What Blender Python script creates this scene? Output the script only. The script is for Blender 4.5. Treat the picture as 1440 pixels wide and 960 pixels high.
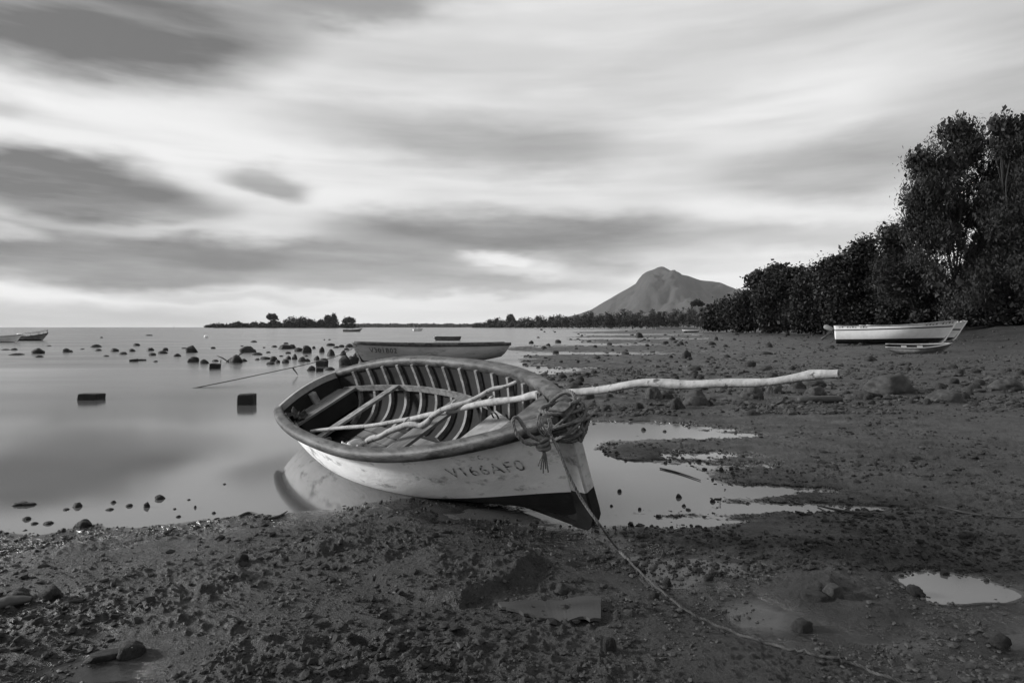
import bpy, math, random
import numpy as np
from mathutils import Vector, Matrix, noise as mnoise
R = math.radians
for o in list(bpy.data.objects): bpy.data.objects.remove(o)
S = bpy.context.scene
COL = S.collection
random.seed(7)
rng = np.random.default_rng(7)

# ------------------------------------------------------------------ camera
F, CX, HY, H = 880.0, 720.0, 460.0, 1.40          # focal length (px of a 1440 wide frame), horizon, eye height over the water
cam = bpy.data.cameras.new('camera'); camo = bpy.data.objects.new('camera', cam); COL.objects.link(camo)
cam.sensor_width = 36; cam.lens = 36 * F / 1440; cam.shift_y = -(480 - HY) / 1440
cam.clip_start = .05; cam.clip_end = 40000
camo.location = (0, 0, H); camo.rotation_euler = (R(90), 0, 0)
S.camera = camo

# ------------------------------------------------------------------ sky and sun
SUN = Vector((-.92, .12, .29)).normalized()
SUN_ROT = math.atan2(SUN.x, SUN.y)
w = bpy.data.worlds.new('World'); S.world = w; w.use_nodes = True
wt = w.node_tree; wt.nodes.clear()
def wn(t, **k):
    n = wt.nodes.new(t)
    for a, b in k.items(): setattr(n, a, b)
    return n
def wl(a, b): wt.links.new(a, b)
def wm(op, a, b=None, c=None, clamp=False):
    n = wn('ShaderNodeMath', operation=op, use_clamp=clamp)
    for i, v in enumerate((a, b, c)):
        if v is None: continue
        if hasattr(v, 'links'): wl(v, n.inputs[i])
        else: n.inputs[i].default_value = v
    return n.outputs[0]
def wrange(v, a, b, c, d):
    n = wn('ShaderNodeMapRange', interpolation_type='SMOOTHSTEP')
    wl(v, n.inputs[0])
    for i, x in enumerate((a, b, c, d)): n.inputs[i + 1].default_value = x
    return n.outputs[0]
def wnoise(sx, sy, sz, scale, detail, rough=.5, off=0.):
    mp = wn('ShaderNodeMapping'); mp.inputs['Scale'].default_value = (sx, sy, sz); mp.inputs['Location'].default_value = (off, off * .7, off * .3)
    cb = wn('ShaderNodeCombineXYZ'); wl(AZ, cb.inputs[0]); wl(EL, cb.inputs[1]); wl(cb.outputs[0], mp.inputs[0])
    n = wn('ShaderNodeTexNoise'); n.inputs['Scale'].default_value = scale; n.inputs['Detail'].default_value = detail; n.inputs['Roughness'].default_value = rough
    wl(mp.outputs[0], n.inputs['Vector'])
    return n.outputs['Fac']
tc = wn('ShaderNodeTexCoord'); sp = wn('ShaderNodeSeparateXYZ'); wl(tc.outputs['Generated'], sp.inputs[0])
AZ = wm('MULTIPLY', wm('ARCTAN2', sp.outputs[0], sp.outputs[1]), 57.2958)
EL = wm('MULTIPLY', wm('ARCSINE', sp.outputs[2]), 57.2958)
warp1 = wm('SUBTRACT', wnoise(.05, .12, 1, 1.0, 3, .5, 3.1), .5)
warp2 = wm('SUBTRACT', wnoise(.07, .22, 1, 1.0, 4, .55, 11.7), .5)
warp3 = wm('SUBTRACT', wnoise(.22, .8, 1, 1.0, 4, .55, 31.7), .5)
AZW = wm('MULTIPLY_ADD', warp1, 19, AZ)
ELW = wm('MULTIPLY_ADD', warp3, 1.1, wm('MULTIPLY_ADD', warp2, 4.2, EL))
def azel(x, y):
    return math.degrees(math.atan((x - CX) / F)), math.degrees(math.atan((HY - y) / math.hypot(F, x - CX)))
# long cloud banks: middle and half extents as seen, lean, darkness, softness of the edge
BANKS = [(130, 22, 360, 104, -4, .95, .5), (500, -2, 170, 48, -3, .60, .5), (110, 262, 240, 62, 2, 1.0, .62), (405, 256, 62, 22, 8, .6, .4),
         (640, 198, 330, 50, 4, .55, .35), (130, 362, 400, 44, 1, .92, .55), (480, 368, 240, 34, 2, .80, .45), (760, 336, 300, 42, 2, .85, .45),
         (1175, 240, 200, 52, 0, .55, .4), (620, 405, 330, 17, 0, .6, .4), (960, 110, 340, 60, -8, .32, .3), (1420, 130, 260, 130, -10, .5, .2),
         (1140, 330, 150, 24, 0, .42, .3), (60, 443, 330, 22, 0, .42, .3), (690, 372, 60, 10, 0, -.5, .3), (30, 330, 60, 10, 0, -.4, .3),
         (330, 420, 180, 7, 2, .3, .3), (20, 140, 90, 22, 0, .30, .3), (860, 372, 70, 26, 0, .35, .3)]
body = wrange(wnoise(.045, .30, 1, 1.0, 5, .55, 51.3), .32, .68, .72, 1.12)       # the banks are not even inside
keep = None; gain = None
for (x, y, hw, hh, lean, dark, soft) in BANKS:
    a, e = azel(x, y); a1, _ = azel(x + hw, y); a0, _ = azel(x - hw, y); _, e1 = azel(x, y - hh)
    ra = (a1 - a0) / 2; re = abs(e1 - e)
    du = wm('SUBTRACT', AZW, a); dv = wm('MULTIPLY_ADD', du, math.tan(R(lean)), wm('SUBTRACT', ELW, e))
    q = wm('SQRT', wm('ADD', wm('POWER', wm('ABSOLUTE', wm('DIVIDE', du, ra)), 2), wm('POWER', wm('ABSOLUTE', wm('DIVIDE', dv, re)), 2)))
    m = wrange(q, soft * .9, 1.5 - .5 * soft, abs(dark), 0)
    if dark > 0:
        k = wm('SUBTRACT', 1, wm('MULTIPLY', m, body), clamp=True); keep = k if keep is None else wm('MULTIPLY', keep, k)
    else:
        gain = m if gain is None else wm('ADD', gain, m)
streak = wrange(wnoise(.022, .16, 1, 1.0, 4, .5, 21.3), .45, .72, 0, .30)          # thin wind drawn veils over the whole sky
fine = wrange(wnoise(.05, .6, 1, 1.0, 3, .5, 41.3), .45, .75, 0, .16)
keep = wm('MULTIPLY', wm('MULTIPLY', keep, wm('SUBTRACT', 1, streak)), wm('SUBTRACT', 1, fine))
cloud = wm('SUBTRACT', wm('SUBTRACT', 1, keep), gain, clamp=True)
sky = wn('ShaderNodeTexSky', sky_type='NISHITA', sun_disc=False, sun_elevation=math.asin(SUN.z), sun_rotation=SUN_ROT, dust_density=3.0, air_density=1.0, ozone_density=1.0)
bw = wn('ShaderNodeRGBToBW'); wl(sky.outputs[0], bw.inputs[0])
clear = wm('MINIMUM', wm('MULTIPLY', bw.outputs[0], .10), 1.1)                    # the clear sky in black and white
veil = wm('ADD', wm('MULTIPLY', clear, .16), .67)                                  # thin high cloud
lum = wm('MULTIPLY', veil, wm('SUBTRACT', 1.0, wm('MULTIPLY', cloud, .80)))
bg = wn('ShaderNodeBackground'); bg.inputs['Strength'].default_value = 1.0; wl(lum, bg.inputs[0])
wo = wn('ShaderNodeOutputWorld'); wl(bg.outputs[0], wo.inputs[0])
sl = bpy.data.lights.new('sun', 'SUN'); sl.energy = 5.0; sl.angle = R(9); sl.color = (1, .995, .99)
so = bpy.data.objects.new('sun', sl); COL.objects.link(so); so.rotation_euler = SUN.to_track_quat('Z', 'Y').to_euler(); so.location = (-20, -5, 12)
vs = S.view_settings; vs.view_transform = 'Standard'; vs.look = 'None'; vs.exposure = .28; vs.gamma = 1; vs.use_curve_mapping = False
S.render.resolution_x = 1024; S.render.resolution_y = 682

# ------------------------------------------------------------------ helpers
def tag(o, label=None, cat=None, group=None, kind=None):
    if label: o['label'] = label
    if cat: o['category'] = cat
    if group: o['group'] = group
    if kind: o['kind'] = kind
    return o
def empty(name, loc=(0, 0, 0), rz=0):
    o = bpy.data.objects.new(name, None); o.empty_display_size = .2; COL.objects.link(o); o.location = loc; o.rotation_euler = (0, 0, rz)
    return o
def link(name, me, parent=None, loc=None):
    o = bpy.data.objects.new(name, me); COL.objects.link(o)
    if parent: o.parent = parent
    if loc is not None: o.location = loc
    return o
def mesh(name, V, Fc, mats, parent=None, smooth=True, mi=None, origin=False):
    V = np.asarray(V, float); loc = None
    if origin:
        loc = V.mean(0); loc[2] = V[:, 2].min(); V = V - loc
    me = bpy.data.meshes.new(name); me.from_pydata(V.tolist(), [], [tuple(f) for f in Fc])
    for m in (mats if isinstance(mats, (list, tuple)) else [mats]): me.materials.append(m)
    if mi is not None: me.polygons.foreach_set('material_index', np.asarray(mi, np.int32))
    if smooth is True: me.polygons.foreach_set('use_smooth', np.ones(len(me.polygons), bool))
    me.update()
    return link(name, me, parent, loc)
def bigmesh(name, V, Fc, mat, parent=None, smooth=False):
    """numpy faces of equal size, quick"""
    me = bpy.data.meshes.new(name); n, k = Fc.shape
    me.vertices.add(len(V)); me.vertices.foreach_set('co', np.ascontiguousarray(V, np.float32).ravel())
    me.loops.add(n * k); me.loops.foreach_set('vertex_index', np.ascontiguousarray(Fc, np.int32).ravel())
    me.polygons.add(n); me.polygons.foreach_set('loop_start', np.arange(0, n * k, k, dtype=np.int32))
    me.polygons.foreach_set('use_smooth', np.full(n, smooth, bool))
    me.materials.append(mat); me.update(calc_edges=True); me.validate()
    return link(name, me, parent)
class MB:
    """collects simple shapes for one mesh"""
    def __init__(s): s.v = []; s.f = []
    def add(s, V, Fc):
        b = len(s.v); s.v += [tuple(map(float, p)) for p in V]; s.f += [tuple(i + b for i in f) for f in Fc]
    def box(s, c, d, rot=None, bevel=0.):
        dx, dy, dz = (x / 2 for x in d)
        b = min(bevel, dx * .9, dy * .9, dz * .9)
        if b <= 0:
            V = [(x, y, z) for z in (-dz, dz) for y in (-dy, dy) for x in (-dx, dx)]
            Fc = [(0, 2, 3, 1), (4, 5, 7, 6), (0, 1, 5, 4), (2, 6, 7, 3), (0, 4, 6, 2), (1, 3, 7, 5)]
        else:
            V = []
            for (z, i) in ((-dz, b), (-dz + b, 0), (dz - b, 0), (dz, b)):
                hx, hy = dx - i, dy - i
                V += [(-hx + b, -hy, z), (hx - b, -hy, z), (hx, -hy + b, z), (hx, hy - b, z), (hx - b, hy, z), (-hx + b, hy, z), (-hx, hy - b, z), (-hx, -hy + b, z)]
            Fc = [tuple(range(7, -1, -1)), tuple(range(24, 32))]
            for r in range(3):
                for j in range(8): Fc.append((r * 8 + j, r * 8 + (j + 1) % 8, r * 8 + 8 + (j + 1) % 8, r * 8 + 8 + j))
        M = rot if rot is not None else Matrix.Identity(3)
        s.add([tuple(M @ Vector(p) + Vector(c)) for p in V], Fc)
    def tube(s, P, rad, n=8, cap=True, flat=1.0):
        P = [Vector(p) for p in P]; m = len(P)
        rad = list(rad) if hasattr(rad, '__len__') else [rad] * m
        T = [(P[min(i + 1, m - 1)] - P[max(i - 1, 0)]).normalized() for i in range(m)]
        up = Vector((0, 0, 1)) if abs(T[0].z) < .9 else Vector((1, 0, 0))
        V = []; a = T[0].cross(up).normalized()
        for i in range(m):
            a = (a - T[i] * a.dot(T[i])).normalized(); b = T[i].cross(a)
            for j in range(n):
                q = 2 * math.pi * j / n
                V.append(P[i] + (a * math.cos(q) + b * math.sin(q) * flat) * rad[i])
        Fc = [(i * n + j, i * n + (j + 1) % n, i * n + n + (j + 1) % n, i * n + n + j) for i in range(m - 1) for j in range(n)]
        if cap: Fc += [tuple(range(n - 1, -1, -1)), tuple(range((m - 1) * n, m * n))]
        s.add(V, Fc)
    def build(s, name, mat, parent=None, smooth=True, origin=False):
        return mesh(name, s.v, s.f, mat, parent, smooth, None, origin)
def spline(P, n):
    """Catmull-Rom through the points"""
    P = np.asarray(P, float); Q = np.vstack([2 * P[0] - P[1], P, 2 * P[-1] - P[-2]]); out = []
    for u in np.linspace(0, len(P) - 1, n):
        i = min(int(u), len(P) - 2); t = u - i; a, b, c, d = Q[i:i + 4]
        out.append(.5 * (2 * b + (c - a) * t + (2 * a - 5 * b + 4 * c - d) * t * t + (3 * b - a - 3 * c + d) * t ** 3))
    return np.array(out)
def at(x, y, D): return np.array([(x - CX) / F * D, D, H - (y - HY) / F * D])      # a point seen at a place of the photograph, D metres off

# noise on a plane
def gn(x, y, seed=0):
    x = np.asarray(x, float); y = np.asarray(y, float)
    xi = np.floor(x).astype(np.int64); yi = np.floor(y).astype(np.int64); fx = x - xi; fy = y - yi
    def g(ix, iy, dx, dy):
        h = (ix * 374761393 + iy * 668265263 + seed * 2246822519) & 0xffffffff
        h = ((h ^ (h >> 13)) * 1274126177) & 0xffffffff; h = h ^ (h >> 16)
        a = (h & 0xffff) / 65536. * 2 * np.pi
        return np.cos(a) * dx + np.sin(a) * dy
    u = fx * fx * fx * (fx * (fx * 6 - 15) + 10); v = fy * fy * fy * (fy * (fy * 6 - 15) + 10)
    n0 = g(xi, yi, fx, fy) * (1 - u) + g(xi + 1, yi, fx - 1, fy) * u
    n1 = g(xi, yi + 1, fx, fy - 1) * (1 - u) + g(xi + 1, yi + 1, fx - 1, fy - 1) * u
    return (n0 * (1 - v) + n1 * v) * 1.5
def fbm(x, y, o, seed, gain=.5):
    s = 0; a = 1
    for i in range(o): s = s + a * gn(x * 2 ** i + 17.3 * i, y * 2 ** i - 9.1 * i, seed + i); a *= gain
    return s
def sstep(a, b, v):
    t = np.clip((v - a) / (b - a), 0, 1); return t * t * (3 - 2 * t)
def sdist(poly, x, y):
    """signed distance to a polygon, negative inside"""
    poly = np.asarray(poly, float); d = np.full(x.shape, 1e18); ins = np.zeros(x.shape, bool)
    for (ax, ay), (bx, by) in zip(poly, np.roll(poly, -1, 0)):
        ex, ey = bx - ax, by - ay; t = np.clip(((x - ax) * ex + (y - ay) * ey) / (ex * ex + ey * ey + 1e-12), 0, 1)
        d = np.minimum(d, (x - ax - t * ex) ** 2 + (y - ay - t * ey) ** 2)
        c = ((ay > y) != (by > y)) & (x < ex * (y - ay) / (ey if ey else 1e-12) + ax); ins ^= c
    d = np.sqrt(d); return np.where(ins, -d, d)
def gp(pts, z=0.0): return np.array([((x - CX) / F * (F * (H - z) / (y - HY)), F * (H - z) / (y - HY)) for x, y in pts])

# ------------------------------------------------------------------ materials (the photograph is black and white)
MATS = {}
def mat(name, v, rough=.6, var=0., scale=8., bump=0., bscale=30., spec=.3, stretch=(1, 1, 1), dark=None, dscale=3., dth=(.55, .7), ior=1.45, rvar=0., detail=6., coords='Object', island=False):
    """grey procedural material: two scales of tone noise, optional dark worn patches, relief"""
    if name in MATS: return MATS[name]
    m = bpy.data.materials.new(name); m.use_nodes = True; nt = m.node_tree; N = nt.nodes; Lk = nt.links
    b = N['Principled BSDF']; b.inputs['Roughness'].default_value = rough; b.inputs['Specular IOR Level'].default_value = spec; b.inputs['IOR'].default_value = ior
    t = N.new('ShaderNodeTexCoord'); mp = N.new('ShaderNodeMapping'); mp.inputs['Scale'].default_value = stretch
    Lk.new(t.outputs[coords], mp.inputs[0])
    def nz(sc, dt, ro=.6):
        n = N.new('ShaderNodeTexNoise'); n.inputs['Scale'].default_value = sc; n.inputs['Detail'].default_value = dt; n.inputs['Roughness'].default_value = ro
        Lk.new(mp.outputs[0], n.inputs['Vector']); return n.outputs['Fac']
    def rg(s, a, bb, c, d):
        n = N.new('ShaderNodeMapRange'); Lk.new(s, n.inputs[0])
        for i, x in enumerate((a, bb, c, d)): n.inputs[i + 1].default_value = x
        return n.outputs[0]
    c = rg(nz(scale, detail), .3, .7, v * (1 - var), v * (1 + var))
    if island:
        g = N.new('ShaderNodeNewGeometry'); q = rg(g.outputs['Random Per Island'], 0, 1, .7, 1.3)
        mu = N.new('ShaderNodeMath'); mu.operation = 'MULTIPLY'; Lk.new(c, mu.inputs[0]); Lk.new(q, mu.inputs[1]); c = mu.outputs[0]
    if dark is not None:
        k = rg(nz(dscale, 8, .65), dth[0], dth[1], 0, 1)
        mx = N.new('ShaderNodeMix'); mx.data_type = 'FLOAT'; Lk.new(k, mx.inputs[0]); Lk.new(c, mx.inputs[2]); mx.inputs[3].default_value = dark; c = mx.outputs[0]
    Lk.new(c, b.inputs['Base Color'])
    if rvar: Lk.new(rg(nz(scale * .6, 4), .35, .65, max(.03, rough - rvar), min(1, rough + rvar)), b.inputs['Roughness'])
    if bump:
        bn = N.new('ShaderNodeBump'); bn.inputs['Strength'].default_value = 1; bn.inputs['Distance'].default_value = bump
        Lk.new(nz(bscale, 8, .65), bn.inputs['Height']); Lk.new(bn.outputs[0], b.inputs['Normal'])
    MATS[name] = m; return m
M_HULL = mat('old white hull paint', .84, .65, .13, 5.0, .005, 34, dark=.26, dscale=7.5, dth=(.56, .70), stretch=(.5, 1, 1), detail=9)
M_BOTTOM = mat('black bottom paint', .016, .5, .6, 5, .003, 20, dark=.05, dscale=6, dth=(.6, .75))
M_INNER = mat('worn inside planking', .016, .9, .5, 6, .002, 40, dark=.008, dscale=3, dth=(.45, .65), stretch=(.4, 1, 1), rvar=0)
M_RIB = mat('weathered rib wood', .15, .7, .55, 14, .002, 60, dark=.06, dscale=9, dth=(.55, .7))
M_RAIL = mat('grey weathered rail', .056, .55, .75, 9, .006, 38, dark=.014, dscale=15, dth=(.48, .62), stretch=(.35, 1, 1))
M_BENCH = mat('bench plank wood', .11, .65, .5, 8, .002, 50, dark=.045, dscale=6, dth=(.5, .66), stretch=(1, .25, 1))
M_DECK = mat('pale deck plank', .20, .6, .3, 9, .0015, 50, dark=.12, dscale=7, dth=(.56, .72))
M_DRIFT = mat('bare driftwood', .25, .75, .38, 11, .007, 38, dark=.05, dscale=19, dth=(.59, .66))
M_DRIFTEND = mat('broken driftwood end', .16, .8, .5, 20, .004, 60)
M_ROPE = mat('old rope', .085, .85, .35, 30, .002, 160)
M_ROPED = mat('dark wet rope', .04, .8, .4, 30, .002, 160)
M_ROCK = mat('dark volcanic rock', .018, .75, .6, 4, .012, 12, dark=.04, dscale=5, dth=(.6, .8), rvar=.15)
M_ROCKB = mat('mud washed boulder', .04, .85, .45, 5, .01, 16, dark=.03, dscale=4, dth=(.5, .7))
M_BLOCK = mat('dark concrete block', .014, .8, .5, 6, .01, 14)
M_LETTER = mat('faded black lettering', .06, .8, .3, 20, dark=.60, dscale=26, dth=(.45, .55))
M_LETTER2 = mat('black lettering', .03, .7, .2, 20)
M_HULL2 = mat('grey blue hull paint', .27, .6, .22, 4, .003, 18, dark=.10, dscale=6, dth=(.58, .72), stretch=(.25, 1, 1))
M_CRUST = mat('dark weedy rail', .05, .85, .6, 9, .01, 22)
M_WHITE = mat('white boat paint', .60, .45, .08, 4, .001, 20, dark=.35, dscale=5, dth=(.64, .76))
M_STRIPE = mat('black stripe paint', .025, .5, .2, 8)
M_GREYB = mat('dull grey boat', .16, .6, .4, 4, .002, 20)
M_DARKB = mat('dark boat', .04, .6, .4, 4)
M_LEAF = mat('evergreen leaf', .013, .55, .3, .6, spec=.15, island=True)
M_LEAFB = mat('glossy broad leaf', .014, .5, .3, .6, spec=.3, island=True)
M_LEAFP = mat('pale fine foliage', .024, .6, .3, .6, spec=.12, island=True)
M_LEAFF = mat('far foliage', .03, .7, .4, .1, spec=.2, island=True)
M_BARK = mat('grey bark', .026, .85, .4, 5, .01, 20, stretch=(1, 1, .3))
M_PLASTIC = mat('pale plastic', .45, .4, .15, 6)
M_CLOTH = mat('white cloth', .75, .8, .1, 10, .002, 80)
M_NET = mat('dark net', .03, .9, .5, 40, .01, 90)
M_BOARD = mat('mud covered board', .034, .6, .35, 6, .004, 30, stretch=(.3, 1, 1))
M_CLOD = mat('mud clod', .030, .65, .5, 30, .003, 60, island=True)
M_WOOD = mat('waterlogged dark wood', .035, .6, .6, 9, .006, 30, stretch=(.3, 1, 1))

def mud_material():
    m = bpy.data.materials.new('wet mud'); m.use_nodes = True; nt = m.node_tree; N = nt.nodes; Lk = nt.links; b = N['Principled BSDF']
    t = N.new('ShaderNodeTexCoord'); P = t.outputs['Object']
    def nz(sc, dt, ro=.6, st=(1, 1, 1)):
        mp = N.new('ShaderNodeMapping'); mp.inputs['Scale'].default_value = st; Lk.new(P, mp.inputs[0])
        n = N.new('ShaderNodeTexNoise'); n.inputs['Scale'].default_value = sc; n.inputs['Detail'].default_value = dt; n.inputs['Roughness'].default_value = ro
        Lk.new(mp.outputs[0], n.inputs['Vector']); return n.outputs['Fac']
    def rg(s, a, bb, c, d, sm=False):
        n = N.new('ShaderNodeMapRange'); Lk.new(s, n.inputs[0])
        if sm: n.interpolation_type = 'SMOOTHSTEP'
        for i, x in enumerate((a, bb, c, d)): n.inputs[i + 1].default_value = x
        return n.outputs[0]
    def mm(op, a, bb):
        n = N.new('ShaderNodeMath'); n.operation = op
        for i, v in enumerate((a, bb)):
            if hasattr(v, 'links'): Lk.new(v, n.inputs[i])
            else: n.inputs[i].default_value = v
        return n.outputs[0]
    big = rg(nz(.55, 4), .35, .65, .7, 1.25); mid = rg(nz(5, 8, .7), .3, .7, .6, 1.4); fine = rg(nz(60, 6, .75), .3, .7, .65, 1.35)
    tone = mm('MULTIPLY', mm('MULTIPLY', big, mid), mm('MULTIPLY', fine, .027))
    weed = mm('MAXIMUM', rg(nz(1.7, 9, .72, (.6, 1, 1)), .585, .67, 0, 1, True), rg(nz(.55, 10, .74, (.5, 1.2, 1)), .56, .66, 0, .85, True))                     # patches of dark weed and shell bits
    mx = N.new('ShaderNodeMix'); mx.data_type = 'FLOAT'; Lk.new(weed, mx.inputs[0]); Lk.new(tone, mx.inputs[2]); mx.inputs[3].default_value = .022
    shell = rg(nz(210, 2, .5), .76, .80, 0, 1)
    m2 = N.new('ShaderNodeMix'); m2.data_type = 'FLOAT'; Lk.new(mm('MULTIPLY', shell, .7), m2.inputs[0]); Lk.new(mx.outputs[0], m2.inputs[2]); m2.inputs[3].default_value = .28
    Lk.new(m2.outputs[0], b.inputs['Base Color'])
    s = N.new('ShaderNodeSeparateXYZ'); Lk.new(P, s.inputs[0])
    wet = rg(s.outputs[2], .003, .020, .40, .0)                                      # the film of water close to the level of the pools
    Lk.new(mm('MAXIMUM', mm('SUBTRACT', rg(nz(2.2, 6, .65), .38, .66, .64, .36), wet), .07), b.inputs['Roughness'])
    b.inputs['Specular IOR Level'].default_value = .45; b.inputs['IOR'].default_value = 1.36
    h = mm('ADD', mm('ADD', mm('MULTIPLY', nz(22, 9, .75), .038), mm('MULTIPLY', nz(4.5, 8, .7, (.7, 1, 1)), .11)), mm('MULTIPLY', nz(130, 5, .7), .009))
    bn = N.new('ShaderNodeBump'); bn.inputs['Strength'].default_value = 1; bn.inputs['Distance'].default_value = 1.0
    h = mm('MULTIPLY', h, rg(s.outputs[2], .003, .016, .06, 1.0))
    Lk.new(h, bn.inputs['Height']); Lk.new(bn.outputs[0], b.inputs['Normal'])
    return m
M_MUD = mud_material()
def water_material():
    m = bpy.data.materials.new('calm water'); m.use_nodes = True; nt = m.node_tree; N = nt.nodes; Lk = nt.links; b = N['Principled BSDF']
    b.inputs['Base Color'].default_value = (.07, .07, .07, 1); b.inputs['IOR'].default_value = 1.6; b.inputs['Roughness'].default_value = .045
    t = N.new('ShaderNodeTexCoord'); mp = N.new('ShaderNodeMapping'); mp.inputs['Scale'].default_value = (.25, 1, 1); Lk.new(t.outputs['Object'], mp.inputs[0])
    n = N.new('ShaderNodeTexNoise'); n.inputs['Scale'].default_value = .35; n.inputs['Detail'].default_value = 3; Lk.new(mp.outputs[0], n.inputs['Vector'])
    r = N.new('ShaderNodeMapRange'); Lk.new(n.outputs['Fac'], r.inputs[0])
    for i, x in enumerate((.35, .65, .03, .10)): r.inputs[i + 1].default_value = x
    sp_ = N.new('ShaderNodeSeparateXYZ'); Lk.new(t.outputs['Object'], sp_.inputs[0]); f = N.new('ShaderNodeMapRange'); Lk.new(sp_.outputs[1], f.inputs[0])
    for i, x in enumerate((6, 26, 0, .15)): f.inputs[i + 1].default_value = x
    ad = N.new('ShaderNodeMath'); ad.operation = 'ADD'; Lk.new(r.outputs[0], ad.inputs[0]); Lk.new(f.outputs[0], ad.inputs[1]); Lk.new(ad.outputs[0], b.inputs['Roughness'])   # the breeze ruffles the open water
    return m
M_WATER = water_material()

# ------------------------------------------------------------------ the ground: shore, mud flat, bank
SEA = np.vstack([gp([(-700, 815), (-200, 775), (0, 748), (50, 757), (120, 741), (185, 745), (240, 737), (330, 727), (430, 722), (505, 712), (560, 702), (640, 703), (690, 700), (740, 688),
                     (800, 690), (838, 716), (856, 724), (905, 717), (960, 722), (1010, 712), (1030, 695), (1000, 672), (985, 655), (925, 650), (880, 640), (842, 632), (845, 622), (905, 612), (870, 600), (800, 595),
                     (770, 575), (748, 540), (735, 512), (728, 498), (700, 489), (760, 484), (830, 480.5), (760, 476), (840, 471), (800, 467), (890, 464.5), (905, 462.6)]),
                 [(210, 900), (120, 1500), (-200, 2500), (-3000, 9500), (-9500, 9500), (-9500, -60), (-60, -9)]])
POOLS = [gp(p) for p in ([(862, 792), (905, 783), (990, 788), (1050, 797), (1030, 806), (985, 806), (960, 826), (915, 826), (900, 806)],
                         [(1290, 822), (1320, 814), (1370, 818), (1402, 832), (1390, 838), (1320, 838)],
                         [(1020, 858), (1060, 852), (1095, 862), (1085, 880), (1040, 880)],
                         [(70, 945), (110, 935), (185, 938), (180, 955), (120, 960)],
                         [(1210, 905), (1290, 898), (1330, 912), (1260, 925)], [(1400, 895), (1500, 890), (1500, 915), (1420, 910)])]
SLABS = [(gp(p, .05), hgt, soft) for p, hgt, soft in (
    ([(522, 805), (560, 790), (640, 772), (720, 766), (757, 779), (745, 802), (705, 826), (650, 850), (590, 848), (540, 832)], .062, .07),
    ([(1020, 770), (1050, 758), (1100, 757), (1120, 768), (1110, 780), (1060, 780)], .045, .10),
    ([(1150, 765), (1200, 756), (1290, 762), (1325, 772), (1280, 783), (1190, 780)], .040, .14),
    ([(255, 820), (290, 806), (335, 800), (343, 810), (320, 826), (285, 832)], .030, .06),
    ([(415, 765), (470, 755), (515, 756), (510, 764), (450, 775)], .030, .05),
    ([(900, 770), (960, 763), (970, 775), (930, 786)], .035, .08),
    ([(1100, 815), (1150, 806), (1175, 815), (1180, 830), (1130, 832)], .05, .08),
    ([(1190, 850), (1260, 838), (1285, 850), (1250, 866), (1200, 866)], .04, .10),
    ([(845, 632), (880, 622), (920, 626), (930, 640), (880, 643)], .03, .12))]
PITS = [(at(x, y, F * (H - .05) / (y - HY))[:2], rr, dp) for x, y, rr, dp in (
    (512, 903, .055, .045), (535, 912, .05, .03), (462, 878, .04, .022), (455, 903, .05, .02), (545, 868, .04, .02), (600, 925, .06, .025), (620, 945, .06, .028), (585, 895, .05, .018),
    (560, 950, .05, .025), (500, 955, .06, .025), (690, 920, .05, .02), (400, 905, .05, .018), (340, 925, .07, .02), (760, 900, .05, .016), (240, 880, .06, .014), (820, 790, .07, .02), (650, 890, .05, .02))]
LOWS = [(*gp([(x, y)])[0], lw, lh, ld) for x, y, lw, lh, ld in (
    (930, 600, 1.3, .45, .035), (1010, 612, 1.6, .35, .030), (1060, 690, .9, .16, .030), (1160, 715, 1.2, .14, .028), (930, 735, .8, .14, .02), (980, 543, 3, .5, .045), (1090, 540, 2, .5, .03),
    (800, 497, 5, 2.0, .055), (780, 484, 8, 4, .06), (850, 476, 14, 7, .055), (800, 470, 30, 14, .06), (700, 725, .5, .2, .03), (770, 520, 2.0, 1.2, .03), (1180, 655, 1.6, .25, .02), (1000, 640, .8, .2, .025))]
BANKA = np.array([31., 33.]); BANKB = np.array([92., 250.])
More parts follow.
